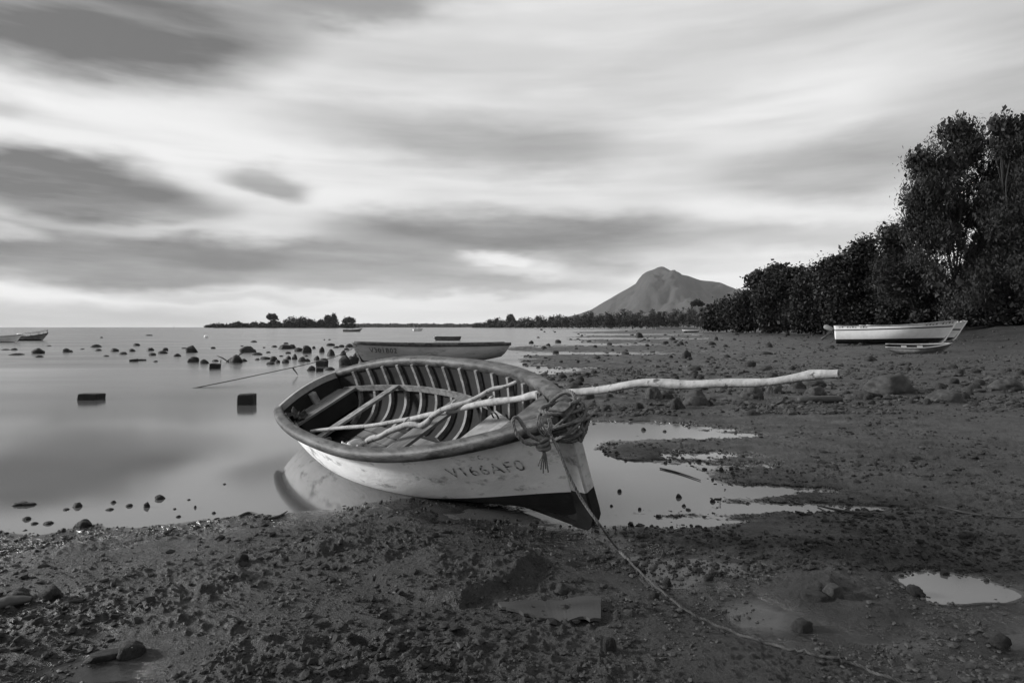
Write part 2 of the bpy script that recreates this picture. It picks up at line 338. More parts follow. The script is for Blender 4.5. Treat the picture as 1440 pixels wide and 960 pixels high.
def ground(x, y):
    x = np.asarray(x, float); y = np.asarray(y, float); r = np.hypot(x, y)
    near = 1 - sstep(9, 22, r)
    wob = fbm(x * 1.3, y * 1.3, 4, 5) * (.10 + .012 * r.clip(0, 200))
    sd = sdist(SEA, x, y) + wob * .6
    low = 0.
    for (lx, ly, lw, lh, ld) in LOWS: low = low + 1.6 * ld * np.exp(-((x - lx) / lw) ** 2 - ((y - ly) / lh) ** 2)
    land = .003 + .020 * (1 - np.exp(-sd.clip(0) / .6)) + (.030 * near + .022) * (1 - np.exp(-sd.clip(0) / 2.2)) - low
    sea = -.30 * (1 - np.exp(sd.clip(None, 0) / 2.5)) - .9 * sstep(8, 60, -sd)
    z = np.where(sd > 0, land, sea)
    amp = sstep(-.5, .9, sd)
    z = z + amp * (near * (.009 * fbm(x * .9, y * .9, 3, 31) + .015 * fbm(x * 3.2 + .5 * gn(x * 2, y * 2, 9), y * 4.0, 3, 41) + (.35 + .65 * sstep(-.25, .35, fbm(x * 1.1, y * 1.1, 3, 47))) * (.017 * (fbm(x * 10, y * 12, 3, 51, .6) - .10).clip(-.15, .9) + .017 * (fbm(x * 26 + gn(x * 7, y * 7, 3), y * 28, 2, 61, .7) - .12).clip(-.1, 1)))
                   + (1 - near) * (.034 * fbm(x * .20, y * .34, 4, 71) + .030 * fbm(x * 1.3, y * 1.5, 3, 81, .6)))
    belt = np.exp(-((y - 11.6 - .05 * x) / 1.9) ** 2) * sstep(.6, 2.2, x)                      # the stony belt across the flat
    z = z + belt * (.03 + .05 * fbm(x * 1.4, y * 1.8, 3, 91).clip(-.3, 1))
    for p, hgt, soft in SLABS:
        d = sdist(p, x, y) + .035 * fbm(x * 5, y * 5, 3, 15)
        z = z + hgt * (1 - sstep(-soft * .5, soft * .5, d)) * .85 * (1 + .25 * fbm(x * 3.3, y * 3.3, 3, 23))
    for (c, rr, dp) in PITS:
        q = np.hypot((x - c[0]) * .8, y - c[1]) / rr + .45 * gn(x * 12, y * 12, 77)
        z = z - .75 * dp * (1 - sstep(.2, 1.1, q)) + .45 * dp * np.exp(-((q - 1.25) / .3) ** 2)
    e = BANKB - BANKA; e = e / np.hypot(*e); dl = (x - BANKA[0]) * e[1] - (y - BANKA[1]) * e[0]     # distance to the right of the line of trees
    z = z + .50 * sstep(-19, -3, dl) + 1.3 * sstep(-4.5, 7, dl) + 3 * sstep(10, 90, dl) + .10 * fbm(x * .5, y * .5, 3, 19) * sstep(-8, 0, dl)
    z = z + 2.0 * sstep(260, 700, y) * sstep(0, 60, sd)
    
    for p, fl in zip(POOLS, (.0015, -.010, .003, .002, .003, .002)):
        d = sdist(p, x, y) + wob * .25
        z = fl + (z - fl) * sstep(-.03, .45, d)
    bx = (x - .5641) * -.599 + (y - 4.172) * .8007; by = (x - .5641) * .8007 + (y - 4.172) * .599      # along the boat from its bow, and across
    hol = sstep(-.25, .1, bx) * (1 - sstep(4.6, 5.2, bx)) * sstep(-1.05, -.45, by) * (1 - sstep(.1, .5, by))
    return z * (1 - .75 * hol) + .001 * hol
def gpt(x, y, dz=0.):
    z = .03
    for _ in range(6):
        D = F * (H - z) / (y - HY); X = (x - CX) / F * D; z = max(0., gz(X, D))
    return np.array([X, D, z + dz])
GRID = {}
def gz(x, y):
    """height of the built ground, read from its grid"""
    a = math.atan2(x, y); r = math.hypot(x, y); A, rad, Z = GRID['A'], GRID['rad'], GRID['Z']
    if abs(a) > A[-1]: return float(ground(np.array([x]), np.array([y]))[0])
    i = min(max(int(np.searchsorted(rad, r)) - 1, 0), len(rad) - 2); fr = (r - rad[i]) / (rad[i + 1] - rad[i])
    q = (a - A[0]) / (A[1] - A[0]); j = min(int(q), len(A) - 2); fj = q - j
    return float((Z[i, j] * (1 - fj) + Z[i, j + 1] * fj) * (1 - fr) + (Z[i + 1, j] * (1 - fj) + Z[i + 1, j + 1] * fj) * fr)
def make_ground():
    a1 = np.radians(np.linspace(-47, 47, 860)); a2 = np.radians(np.linspace(47, 313, 70))[1:-1]; A = np.concatenate([a1, a2])
    ypx = np.concatenate([np.linspace(1900, 1050, 60), np.linspace(1048, 700, 290), np.linspace(699, 520, 160), np.linspace(519, 466, 90), np.linspace(465.5, 461.4, 30)])
    rad = np.concatenate([[.25], F * H / (ypx - HY), [1200, 1700, 2600, 4500, 9000]])
    X = np.outer(rad, np.sin(A)); Y = np.outer(rad, np.cos(A)); Z = ground(X, Y); GRID.update(A=a1, rad=rad, Z=Z[:, :len(a1)])
    n = len(A); m = len(rad); V = np.stack([X, Y, Z], -1).reshape(-1, 3)
    i, j = np.meshgrid(np.arange(m - 1), np.arange(n), indexing='ij'); j2 = (j + 1) % n
    Fc = np.stack([i * n + j, i * n + j2, (i + 1) * n + j2, (i + 1) * n + j], -1).reshape(-1, 4)[:, ::-1]
    o = bigmesh('ground', V, np.ascontiguousarray(Fc), M_MUD, None, True); tag(o, 'wet dark mud flat and shore at low tide', 'ground', kind='structure')
make_ground()
wv = 9000.
o = mesh('sea_water', [(-wv, -wv, 0), (wv, -wv, 0), (wv, wv, 0), (-wv, wv, 0)], [(0, 1, 2, 3)], M_WATER, smooth=False); tag(o, 'calm grey sea with pools left by the tide', 'sea', kind='structure')

# ------------------------------------------------------------------ mountain and far land
def mountain():
    D0 = 5200.
    pr = [(600, 461), (700, 459), (770, 452), (815, 441), (832, 435), (850, 424), (880, 407), (895, 398), (903, 386), (910, 381), (918, 378.5), (926, 374.5), (932, 374), (941, 379), (952, 384), (965, 387), (985, 394), (1000, 396),
          (1012, 397), (1040, 408), (1062, 414), (1090, 425), (1140, 440), (1220, 452), (1300, 461)]
    px = np.array([p[0] for p in pr]); ph = np.array([p[1] for p in pr])
    xs = np.linspace(560, 1340, 260); ys = np.linspace(-1400, 1400, 120)
    hx = np.interp(xs, px, (HY + 1 - ph) * D0 / F, 0, 0)
    X = ((xs - CX) / F * D0)[None, :] * np.ones((120, 1)); Y = D0 + ys[:, None] * np.ones((1, 260))
    q = np.abs(ys)[:, None] / (250 + 1.9 * hx[None, :] + 1e-6)
    rid = fbm(X / 260, Y / 420, 5, 3, .55)
    Z = hx[None, :] * np.clip(1 - q ** 1.15, 0, 1) * (1 + .38 * rid * np.clip(q * 2.2, 0, 1)) + 8 * fbm(X / 60, Y / 60, 3, 8) * np.clip(q * 3, 0, 1) * (hx[None, :] > 20) - 4
    V = np.stack([X, Y, Z], -1).reshape(-1, 3); i, j = np.meshgrid(np.arange(119), np.arange(259), indexing='ij')
    Fc = np.stack([i * 260 + j, i * 260 + j + 1, (i + 1) * 260 + j + 1, (i + 1) * 260 + j], -1).reshape(-1, 4)
    m = mat('dry mountain scrub', .035, .9, .45, .006, 14, .02, dark=.035, dscale=.012, dth=(.45, .62), detail=9)
    o = bigmesh('mountain', V, np.ascontiguousarray(Fc), m, None, True); tag(o, 'pointed scrub covered mountain rising behind the shore trees', 'mountain', kind='structure')
mountain()
def land_strip(name, label, x0, x1, D, depth, top, seed, n=60):
    xs = np.linspace(x0, x1, n); V = []; 
    for k, t in enumerate((0, .12, .5, .88, 1)):
        for i, x in enumerate(xs):
            ed = min(1, min(i, n - 1 - i) / (n * .10)); X = (x - CX) / F * D
            h = (0, .55, 1, .55, 0)[k] * top * ed * (1 + .35 * float(gn(i * .35, k * .7, seed))) - .3
            V.append((X, D + (t - .5) * depth * (.4 + .6 * ed) + depth * .25, h))
    Fc = [(k * n + i, k * n + i + 1, k * n + n + i + 1, k * n + n + i) for k in range(4) for i in range(n - 1)]
    o = mesh(name, V, Fc, mat('low far ground', .045, .9, .4, .05, .3, .3)); return tag(o, label, name.replace('_', ' ') if len(name.split('_')) < 3 else 'land', kind='structure')
land_strip('island_ground', 'low dark islet ground under the palm and round trees', 292, 512, 1000., 60, 2.6, 4)
land_strip('far_shore', 'faint low strip of far shore beyond the bay', 480, 800, 3000., 200, 8, 6)
# ------------------------------------------------------------------ boats
class Hull:
    """round bilged hull: x forward from the transom, y to port, z up from the keel"""
    def __init__(s, L, B, wt, pb, zm, zb, zst, rake, m=.42, trake=.0, fore=.10, flat=3.5, fexp=.37, bowp=1.25, keelrise=0.):
        s.__dict__.update(locals())
    def b(s, u):
        return s.B / 2 * (1 - (1 - s.wt) * ((s.m - u) / s.m) ** 2 if u < s.m else max(0, 1 - ((u - s.m) / (1 - s.m)) ** s.pb))
    def zs(s, u):
        return s.zm + ((s.zst - s.zm) * ((s.m - u) / s.m) ** 2 if u < s.m else (s.zb - s.zm) * ((u - s.m) / (1 - s.m)) ** 2)
    def zk(s, u): return s.keelrise * max(0, (.35 - u) / .35) ** 2
    def pt(s, u, t, side):
        k = max(0., (u - s.m) / (1 - s.m)) ** 1.9; t = min(max(t, 0), 1)
        gm = (1 - (1 - t) ** s.flat) ** s.fexp; gb = t ** s.bowp * (1 + .55 * (1 - t) * t)
        g = gm * (1 - k) + gb * k
        if u < s.m: kt = ((s.m - u) / s.m) ** 2 * .6; g = g * (1 - kt) + kt * (1 - (1 - t) ** 1.9) ** .75
        xe = s.L + s.rake * t - s.fore * max(0, 1 - t / .16) ** 2; x0 = -s.trake * t + s.trake
        z = s.zk(u) + (s.zs(u) - s.zk(u)) * t
        return Vector((x0 + (xe - x0) * u, side * s.b(u) * g, z))
    def nrm(s, u, t, side):
        e = .004; u0, u1 = max(0, u - e), min(.9999, u + e); t0, t1 = max(0.0, t - e), min(1, t + e)
        a = s.pt(u1, t, side) - s.pt(u0, t, side); c = s.pt(u, t1, side) - s.pt(u, t0, side)
        n = a.cross(c) * (-side)
        return n.normalized() if n.length > 1e-9 else Vector((0, side, 0))
    def inner(s, u, t, side, th=.024): return s.pt(u, t, side) - s.nrm(u, t, side) * th
def hull_mesh(h, name, mats, parent, zlines, org, nu=56, th=.024, rows=(5, 12), inside=True):
    """outside skin in bands split at zlines (functions u -> height), inside skin, closed transom"""
    us = [1 - (1 - i / nu) ** 1.25 for i in range(nu + 1)]
    V = []; Fc = []; mi = []
    def ts(u):
        lev = [0.] + [min(.98, max(.01, (z(u) - h.zk(u)) / (h.zs(u) - h.zk(u)))) for z in zlines] + [1.]; out = []
        for k in range(len(lev) - 1):
            n = rows[min(k, len(rows) - 1)]
            out += [(lev[k] + (lev[k + 1] - lev[k]) * j / n, k) for j in range(n)]
        return out + [(1., len(lev) - 2)]
    T = [ts(u) for u in us]; nt = len(T[0])
    for lay in ((0, 1) if inside else (0,)):
        for side in (-1, 1):
            base = len(V)
            for i, u in enumerate(us):
                for (t, k) in T[i]: V.append(h.pt(u, t, side) if lay == 0 else h.inner(u, max(t, .03), side, th) - Vector((.03 if i > nu - 2 else 0, 0, 0)))
            for i in range(nu):
                for j in range(nt - 1):
                    a = base + i * nt + j; q = (a, a + nt, a + nt + 1, a + 1)
                    if (side == 1) != (lay == 1): q = q[::-1]
                    Fc.append(q); mi.append(T[i][j][1] if lay == 0 else len(zlines) + 1)
    # transom, outside and inside
    for lay, dx in (((0, 0.), (1, .03)) if inside else ((0, 0.),)):
        base = len(V)
        for side in (-1, 1):
            for (t, k) in T[0]:
                p = h.pt(0, t, side) if lay == 0 else h.inner(0, max(t, .03), side, th); V.append(p + Vector((dx, 0, 0)))
        for j in range(nt - 1):
            q = (base + j, base + j + 1, base + nt + j + 1, base + nt + j); Fc.append(q if lay == 0 else q[::-1]); mi.append(T[0][j][1] if lay == 0 else len(zlines) + 1)
    return mesh(name, [v - org for v in V], Fc, mats, parent, True, mi)
def sweep(h, us, prof, org, off=None):
    """profile (outward, up) carried along the sheer of both ... one side"""
    pass
def rail_mesh(h, name, m, parent, org, side, us, prof, t=1.0):
    """a rail of the given section (outward, up) along the sheer of one side"""
    n = len(prof); V = []; Fc = []
    for u in us:
        p = h.pt(u, t, side); a = h.pt(min(u + .01, 1), t, side) - h.pt(max(u - .01, 0), t, side); a.z = 0; a.normalize()
        out = Vector((a.y, -a.x, 0)) * (-side); out = out if out.y * side >= 0 or abs(out.y) < .3 else -out
        if u > .999: out = Vector((out.x, out.y, 0))
        for (x, z) in prof: V.append(p + out * x + Vector((0, 0, z)) - org)
    for i in range(len(us) - 1):
        for j in range(n): Fc.append((i * n + j, i * n + (j + 1) % n, i * n + n + (j + 1) % n, i * n + n + j))
    Fc += [tuple(range(n)), tuple(range((len(us) - 1) * n + n - 1, (len(us) - 1) * n - 1, -1))]
    o = mesh(name, V, Fc, m, parent); fixn(o); return o
def fixn(o):
    import bmesh
    bm = bmesh.new(); bm.from_mesh(o.data); bmesh.ops.recalc_face_normals(bm, faces=bm.faces); bm.to_mesh(o.data); bm.free()
def ring(w, hh, n=12, p=.7, cx=0., cz=0.):
    return [(cx + w / 2 * math.copysign(abs(math.cos(a)) ** p, math.cos(a)), cz + hh / 2 * math.copysign(abs(math.sin(a)) ** p, math.sin(a))) for a in [2 * math.pi * k / n for k in range(n)]]
def lettering(h, text, u0, t0, size, side, org, parent, m, step=None, name='registration_number', flip=1, tilt=0., lift=.004, shear=0.):
    """letters laid onto the curved side of a hull"""
    cu = bpy.data.curves.new('txt', 'FONT'); cu.body = text; cu.size = 1; cu.resolution_u = 3; cu.space_character = 1.12
    ob = bpy.data.objects.new('txt', cu); COL.objects.link(ob); dg = bpy.context.evaluated_depsgraph_get()
    me = bpy.data.meshes.new_from_object(ob.evaluated_get(dg)); bpy.data.objects.remove(ob)
    V = np.array([v.co[:] for v in me.vertices]); Fc = [tuple(p.vertices) for p in me.polygons]
    Lh = h.L + h.rake; out = []
    for x, y, _ in V:
        x = x + shear * y; d = x * size * flip; u = u0 + d / Lh; hgt = h.zs(u) - h.zk(u)
        t = t0 + (y * size + tilt * x * size) / hgt
        out.append(h.pt(u, t, side) + h.nrm(u, t, side) * lift - org)
    return mesh(name, out, Fc, m, parent, False)

# ---- the beached rowing boat
BH = Hull(4.9331, 1.4477, .5855, 2.678, .7686, .966, .6438, .2171)
def boat_matrix():
    y, r, p = R(-53.2095), R(28.7269), R(-.019)
    return Matrix.Translation((.5641, 4.172, .0613)) @ (Matrix.Rotation(y, 4, 'Z') @ Matrix.Rotation(p, 4, 'Y') @ Matrix.Rotation(r, 4, 'X')) @ Matrix.Scale(.97, 4)
BM = boat_matrix(); ORG = Vector((4.9331, 0, 0))
def b2w(p): return BM @ (Vector(p) - ORG)
def main_boat():
    h = BH; root = empty('rowing_boat'); root.matrix_world = BM
    tag(root, 'white wooden rowing boat heeled over on the mud with bare ribs and a roped bow', 'boat')
    paint = lambda u: .115 + .05 * u + .17 * max(0, (u - .55) / .45) ** 1.6
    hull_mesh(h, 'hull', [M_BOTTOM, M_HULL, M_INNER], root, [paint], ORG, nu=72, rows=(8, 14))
    # stem post and keel
    sb = []; n = 16; V = []; Fc = []
    for i in range(n + 1):
        t = i / n; p = h.pt(1, t, 1); nose = .035 + .02 * (1 - t) ** 3; back = .10
        w0 = .055; w1 = .045
        z = p.z + (.05 if i == n else 0)
        V += [(p.x - back, -w0, z), (p.x + nose - .012, -w1, z), (p.x + nose, -w1 + .012, z), (p.x + nose, w1 - .012, z), (p.x + nose - .012, w1, z), (p.x - back, w0, z)]
    for i in range(n):
        for j in range(6): Fc.append((i * 6 + j, i * 6 + (j + 1) % 6, i * 6 + 6 + (j + 1) % 6, i * 6 + 6 + j))
    Fc += [(5, 4, 3, 2, 1, 0), tuple(n * 6 + k for k in range(6))]
    zi = [0 if (sum(V[k][2] for k in f) / len(f)) < .345 else (1 if max(V[k][2] for k in f) < .99 else 2) for f in Fc]
    o = mesh('stem_post', [Vector(v) - ORG for v in V], Fc, [M_BOTTOM, mat('stem paint greyed for shade', .36, .6, .3, 5, .003, 25, dark=.12, dscale=9, dth=(.55, .7)), M_RAIL], root, False, zi); fixn(o)  # middle paint is greyed to put the shade of the stem's front into its colour
    kb = MB(); kb.box((2.42, 0, -.012), (4.75, .036, .05)); kb.v = [tuple(Vector(v) - ORG) for v in kb.v]; kb.build('keel', M_BOTTOM, root, False)
    # rails
    us = [i / 44 * .992 for i in range(45)]
    for side in (-1, 1): rail_mesh(h, 'gunwale_rail', M_RAIL, root, ORG, side, us, ring(.115, .10, 14, .75, .012, -.012))
    # transom cap, transom knee
    V = []; m = 14
    for i in range(m + 1):
        q = -1 + 2 * i / m; y = q * h.b(0) * 1.02; z = h.zs(0) + .055 * (1 - q * q)
        V += [(-.018, y, z - .05), (-.018, y, z + .03), (.045, y, z + .03), (.045, y, z - .05)]
    Fc = [(i * 4 + j, i * 4 + (j + 1) % 4, i * 4 + 4 + (j + 1) % 4, i * 4 + 4 + j) for i in range(m) for j in range(4)] + [(3, 2, 1, 0), tuple(m * 4 + k for k in range(4))]
    o = mesh('transom_cap', [Vector(v) - ORG for v in V], Fc, M_DECK, root, False); fixn(o)
    kb = MB(); kb.box((.075, 0, .42), (.09, .085, .40), bevel=.01); kb.v = [tuple(Vector(v) - ORG) for v in kb.v]; kb.build('transom_post', M_RIB, root, False)
    # ribs, one mesh each
    for side in (-1, 1):
        for k in range(13):
            u = .085 + k * .066; V = []; nn = 22
            for i in range(nn + 1):
                t = .035 + (.965 - .035) * (i / nn); p = h.inner(u, t, side, .02); nv = -h.nrm(u, t, side); d = .058 - .016 * i / nn; e = Vector((1, 0, 0)); e = (e - nv * e.dot(nv)).normalized() * .024
                V += [p - e, p + e, p + e + nv * d, p - e + nv * d]
            Fc = [(i * 4 + j, i * 4 + (j + 1) % 4, i * 4 + 4 + (j + 1) % 4, i * 4 + 4 + j) for i in range(nn) for j in range(4)] + [(3, 2, 1, 0), tuple(nn * 4 + q for q in range(4))]
            o = mesh('rib', [v - ORG for v in V], Fc, M_RIB, root, False); fixn(o)
        V = []; nn = 30                                                            # the riser that carries the thwarts
        for i in range(nn + 1):
            u = .03 + .62 * i / nn; t = .43 / h.zs(u); p = h.inner(u, t, side, .062); nv = -h.nrm(u, t, side)
            V += [p + Vector((0, 0, -.035)), p + Vector((0, 0, .035)), p + Vector((0, 0, .035)) + nv * .026, p + Vector((0, 0, -.035)) + nv * .026]
        Fc = [(i * 4 + j, i * 4 + (j + 1) % 4, i * 4 + 4 + (j + 1) % 4, i * 4 + 4 + j) for i in range(nn) for j in range(4)] + [(3, 2, 1, 0), tuple(nn * 4 + q for q in range(4))]
        o = mesh('thwart_riser', [v - ORG for v in V], Fc, M_RIB, root, False); fixn(o)
    def halfw(x, z, ins=.075):
        u = x / (h.L + .1); return abs(h.inner(u, (z - h.zk(u)) / h.zs(u), 1, .022).y) - ins
    def plank(name, x0, x1, z, m, parent=root, th=.028, y0=None, y1=None, dz=0., yb=None):
        V = []; k = 6
        for i in range(k + 1):
            q = i / k
            for x in (x0, x1):
                a = y0 if y0 is not None else -halfw(x, z); b = y1 if y1 is not None else halfw(x, z)
                y = a + (b - a) * q
                for zz in (z - th / 2, z + th / 2): V.append((x, y, zz + dz * (x - x0)))
        Fc = []
        for i in range(k):
            a = i * 4; Fc += [(a, a + 4, a + 6, a + 2), (a + 1, a + 3, a + 7, a + 5), (a, a + 1, a + 5, a + 4), (a + 2, a + 6, a + 7, a + 3)]
        Fc += [(0, 2, 3, 1), (k * 4, k * 4 + 1, k * 4 + 3, k * 4 + 2)]
        o = mesh(name, [Vector(v) - ORG for v in V], Fc, m, parent, False); fixn(o); return o
    bench = plank('stern_bench', .30, .44, .455, M_BENCH)
    plank('bench_plank', .175, .293, .453, M_BENCH, bench); plank('bench_plank', .05, .169, .456, M_BENCH, bench)
    plank('bench_front', .405, .43, .34, M_INNER, bench, th=.19)
    plank('thwart', 1.27, 1.40, .475, M_RIB); plank('thwart', 2.72, 2.95, .475, M_BENCH)
    # floor boards and the bow platform
    for k in range(4): plank('floor_board', .9, 3.5, .085 + .012 * (k in (0, 3)), M_BENCH, y0=-.235 + k * .12, y1=-.125 + k * .12, th=.02)
    xs = [3.50, 3.72, 3.93, 4.15, 4.37, 4.62]
    for k in range(5): plank('bow_platform_plank', xs[k], xs[k + 1] - .010, .47 + .004 * (k % 2), M_DECK, th=.024)
    plank('platform_beam', 3.505, 3.55, .41, M_RIB, th=.09)
    bh = MB(); bh.add([(4.62, -.24, .86), (4.62, .24, .86), (5.02, .0, .945), (4.62, -.24, .90), (4.62, .24, .90), (5.02, 0, .975)], [(0, 1, 2), (3, 5, 4), (0, 3, 4, 1), (1, 4, 5, 2), (2, 5, 3, 0)])
    bh.v = [tuple(Vector(v) - ORG) for v in bh.v]; o = bh.build('breasthook', M_RAIL, root, False); fixn(o)
    rb = MB(); 
    for k in range(20): pass
    c = Vector((3.62, .36, .505)); P = [c + Vector((math.cos(a) * .04, 0, math.sin(a) * .04)) for a in np.linspace(0, 2 * math.pi, 17)]; rb.tube(P, .008, 6, False); rb.v = [tuple(Vector(v) - ORG) for v in rb.v]; rb.build('iron_ring', M_STRIPE, root)
    # faded registration on the starboard bow
    lettering(h, 'V166AF0', .797, .62, .160, -1, ORG, root, M_LETTER, tilt=-.02, lift=.0035)
    lettering(h, 'c', .865, .80, .10, -1, ORG, root, M_LETTER, name='painted_mark', lift=.0035)
    return root
main_boat()

# ---- driftwood poles lying in the boat
def pole(label, pts, r0, r1, seed, knots=()):
    P = spline(pts, 70); rr = []
    for i in range(70):
        t = i / 69; r = float(np.interp(t, (0, .5, 1), r0)); r *= 1 + .20 * float(gn(t * 14, seed, 3)) + .05 * float(gn(t * 40, seed, 5))
        for k in knots: r *= 1 + .14 * math.exp(-((t - k) / .012) ** 2)
        rr.append(r); P[i] += np.array([.014 * float(gn(t * 11, 1.3, seed)), .012 * float(gn(t * 11, 7.3, seed)), .022 * float(gn(t * 10, 3.3, seed))])
    mb = MB(); mb.tube(P, rr, 14, False); root = empty('driftwood_pole', P[0]); tag(root, label, 'pole', 'driftwood poles across the boat')
    mb.v = [tuple(np.array(v) - P[0]) for v in mb.v]; mb.build('shaft', M_DRIFT, root)
    e = MB(); n = 14; b = (P[-1] - P[-2]); b /= np.linalg.norm(b); ringv = [np.array(mb.v[69 * n + k]) for k in range(n)]; c = np.mean(ringv, 0)
    V = list(ringv) + [c + (v - c) * .6 - b * r1 * .5 + b * .02 * random.random() for v in ringv] + [c - b * r1 * .35]
    Fc = [(k, (k + 1) % n, n + (k + 1) % n, n + k) for k in range(n)] + [(n + k, n + (k + 1) % n, 2 * n) for k in range(n)]
    e.add(V, Fc); e.build('broken_end', M_DRIFTEND, root, False)
    for k in knots:
        i = int(k * 69); d = P[min(i + 1, 69)] - P[i]; d /= np.linalg.norm(d); up = np.cross(np.cross(d, (0, 0, 1)), d); up /= np.linalg.norm(up)
        if random.random() < .5: s = MB(); s.tube([P[i] - P[0], P[i] - P[0] + d * .03 + up * rr[i] * 1.3, P[i] - P[0] + d * .07 + up * rr[i] * 1.55], [rr[i] * .5, rr[i] * .36, rr[i] * .2], 7); s.build('branch_stub', M_DRIFT, root)
    return root
random.seed(3)
pole('long pale driftwood pole lashed to the bow and reaching out over the mud', [at(438, 606, 6.75), at(520, 597, 6.1), at(560, 590, 5.85), at(612, 583, 5.5), at(660, 572, 5.15), at(720, 563, 4.75), at(765, 554, 4.45), at(850, 547, 3.98), at(915, 540, 3.72), at(1010, 539, 3.42), at(1100, 533, 3.2), at(1178, 528, 3.03)], (.019, .028, .0215), .0215, 2, (.30, .42, .76, .955))
pole('shorter forked driftwood pole with its tip on the far rail beneath the long pole', [at(516, 622, 5.75), at(545, 607, 5.62), at(575, 599, 5.5), at(596, 596, 5.42), at(612, 584, 5.36), at(645, 568, 5.22), at(690, 551, 5.1), at(728, 537, 5.0), at(769, 521, 4.93)], (.028, .026, .011), .011, 9, (.22, .36, .6))
# ---- clutter in the boat
def inboat(x, y, z): return np.array(b2w((x, y, z)))
j = MB(); c = inboat(1.36, -.27, .17); ax = Vector((.6, -.35, .30)).normalized()
P = [Vector(c) + ax * k for k in (-.02, 0, .05, .12, .17, .20, .205, .24)]; j.tube(P, [.05, .078, .085, .085, .07, .035, .022, .022], 16)
o = j.build('plastic_jug', M_PLASTIC, None, True, True); tag(o, 'pale plastic jug lying in the bilge beside the narrow thwart', 'jug')
def rag(name, label, cat, c, sx, sy, hh, m, seed, n=22):
    V = []; 
    for i in range(n):
        for k in range(n):
            a, b = i / (n - 1) - .5, k / (n - 1) - .5; q = float(fbm(np.array([a * 4 + seed]), np.array([b * 4]), 4, seed)[0])
            V.append((c[0] + a * sx * (1 + .3 * q), c[1] + b * sy * (1 - .3 * q), c[2] + hh * (q + 1.0 - 2.2 * (a * a + b * b))))
    Fc = [(i * n + k, i * n + k + 1, (i + 1) * n + k + 1, (i + 1) * n + k) for i in range(n - 1) for k in range(n - 1)]
    o = mesh(name, V, Fc, m, None, True, None, True); fixn(o); return tag(o, label, cat)
rag('cloth_rag', 'crumpled white cloth tucked under the near rail of the beached boat', 'cloth', inboat(2.08, -.50, .45), .20, .13, .05, M_CLOTH, 5)
rag('net_bundle', 'dark bundle of old net heaped on the stern bench', 'net', inboat(.27, -.36, .50), .26, .20, .07, M_NET, 8)
def board(name, label, cat, a, b, wd, th, m, group=None):
    a = Vector(a); b = Vector(b); d = (b - a); X = d.normalized(); up = (BM.to_3x3() @ Vector((0, 0, 1))); Y = up.cross(X).normalized(); Z = X.cross(Y)
    Mx = Matrix((X, Y, Z)).transposed(); mb = MB(); mb.box((a + b) / 2, (d.length, wd, th), Mx, .004); o = mb.build(name, m, None, False, True); return tag(o, label, cat, group)
board('loose_board', 'long loose plank leaning in the bilge beneath the driftwood', 'plank', inboat(2.1, -.42, .19), inboat(3.45, -.02, .16), .10, .02, M_DECK)
board('loose_board', 'short split board lying by the near ribs in the boat', 'plank', inboat(2.45, -.50, .25), inboat(3.15, -.30, .20), .06, .018, M_RIB)
board('wooden_stick', 'thin stick lying under the plastic jug in the boat', 'stick', inboat(1.3, -.42, .26), inboat(1.95, -.47, .24), .03, .02, M_RIB)

# ---- ropes
def strands(P, r, n_twist, m, name, parent=None, sub=1):
    """three laid strands around a path"""
    P = [Vector(p) for p in P]; k = len(P); mb = MB(); L = [0.]
    for i in range(1, k): L.append(L[-1] + (P[i] - P[i - 1]).length)
    T = [(P[min(i + 1, k - 1)] - P[max(i - 1, 0)]).normalized() for i in range(k)]
    a = T[0].orthogonal().normalized(); fr = []
    for i in range(k):
        a = (a - T[i] * a.dot(T[i])).normalized(); fr.append((a.copy(), T[i].cross(a)))
    for s in range(3):
        Q = []
        for i in range(k):
            ph = 2 * math.pi * (s / 3 + L[i] * n_twist); Q.append(P[i] + (fr[i][0] * math.cos(ph) + fr[i][1] * math.sin(ph)) * r * .5)
        mb.tube(Q, r * .56, 6, True)
    return mb.build(name, m, parent, True)
stem_top = b2w((5.12, .02, .965))
mr = empty('mooring_rope', (0, 0, 0)); tag(mr, 'old twisted mooring rope coiled on the bow and trailing over the mud', 'rope')
UPB = (BM.to_3x3() @ Vector((0, 0, 1))).normalized(); FWD = (BM.to_3x3() @ Vector((1, 0, 0))).normalized(); SID = UPB.cross(FWD)
def stemp(a, rad, z, off=(0, 0, 0)):
    return stem_top + FWD * (math.cos(a) * rad * .9 - .06) + SID * math.sin(a) * rad + UPB * z + Vector(off)
P = []
for i in range(420):
    a = i / 420 * 2 * math.pi * 12.3; q = i / 420
    rad = .128 + .026 * math.sin(a * .37 + 1) + .02 * float(gn(q * 23, .5, 7)); z = .05 - .17 * abs(math.sin(q * math.pi * 2.6)) + .03 * float(gn(q * 31, 4.5, 9)) + .035 * math.cos(a + 1.2 + 2.2 * math.sin(q * 7))
    P.append(stemp(a, rad, z))
strands(P, .0135, 14, M_ROPE, 'coil', mr)
pc = Vector(at(767, 556, 4.42)); pd = (Vector(at(850, 547, 3.98)) - Vector(at(720, 563, 4.75))).normalized(); pu = pd.cross(Vector((0, 0, 1))).normalized(); pw = pu.cross(pd)
P = []
for i in range(170):                                                                 # turns that bind the pole to the stem head
    a = i / 170 * 2 * math.pi * 5; P.append(pc + pd * (.10 * i / 170) + pu * math.cos(a) * (.052 + .012 * math.sin(a * .7)) + pw * (-.03 + math.sin(a) * (.075 + .015 * math.sin(a * .43))))
strands(P, .012, 14, M_ROPE, 'pole_lashing', mr)
def hang(pts, r, name, m=M_ROPE, n=60): return strands(spline(pts, n), r, 14, m, name, mr)
DB = stem_top.y
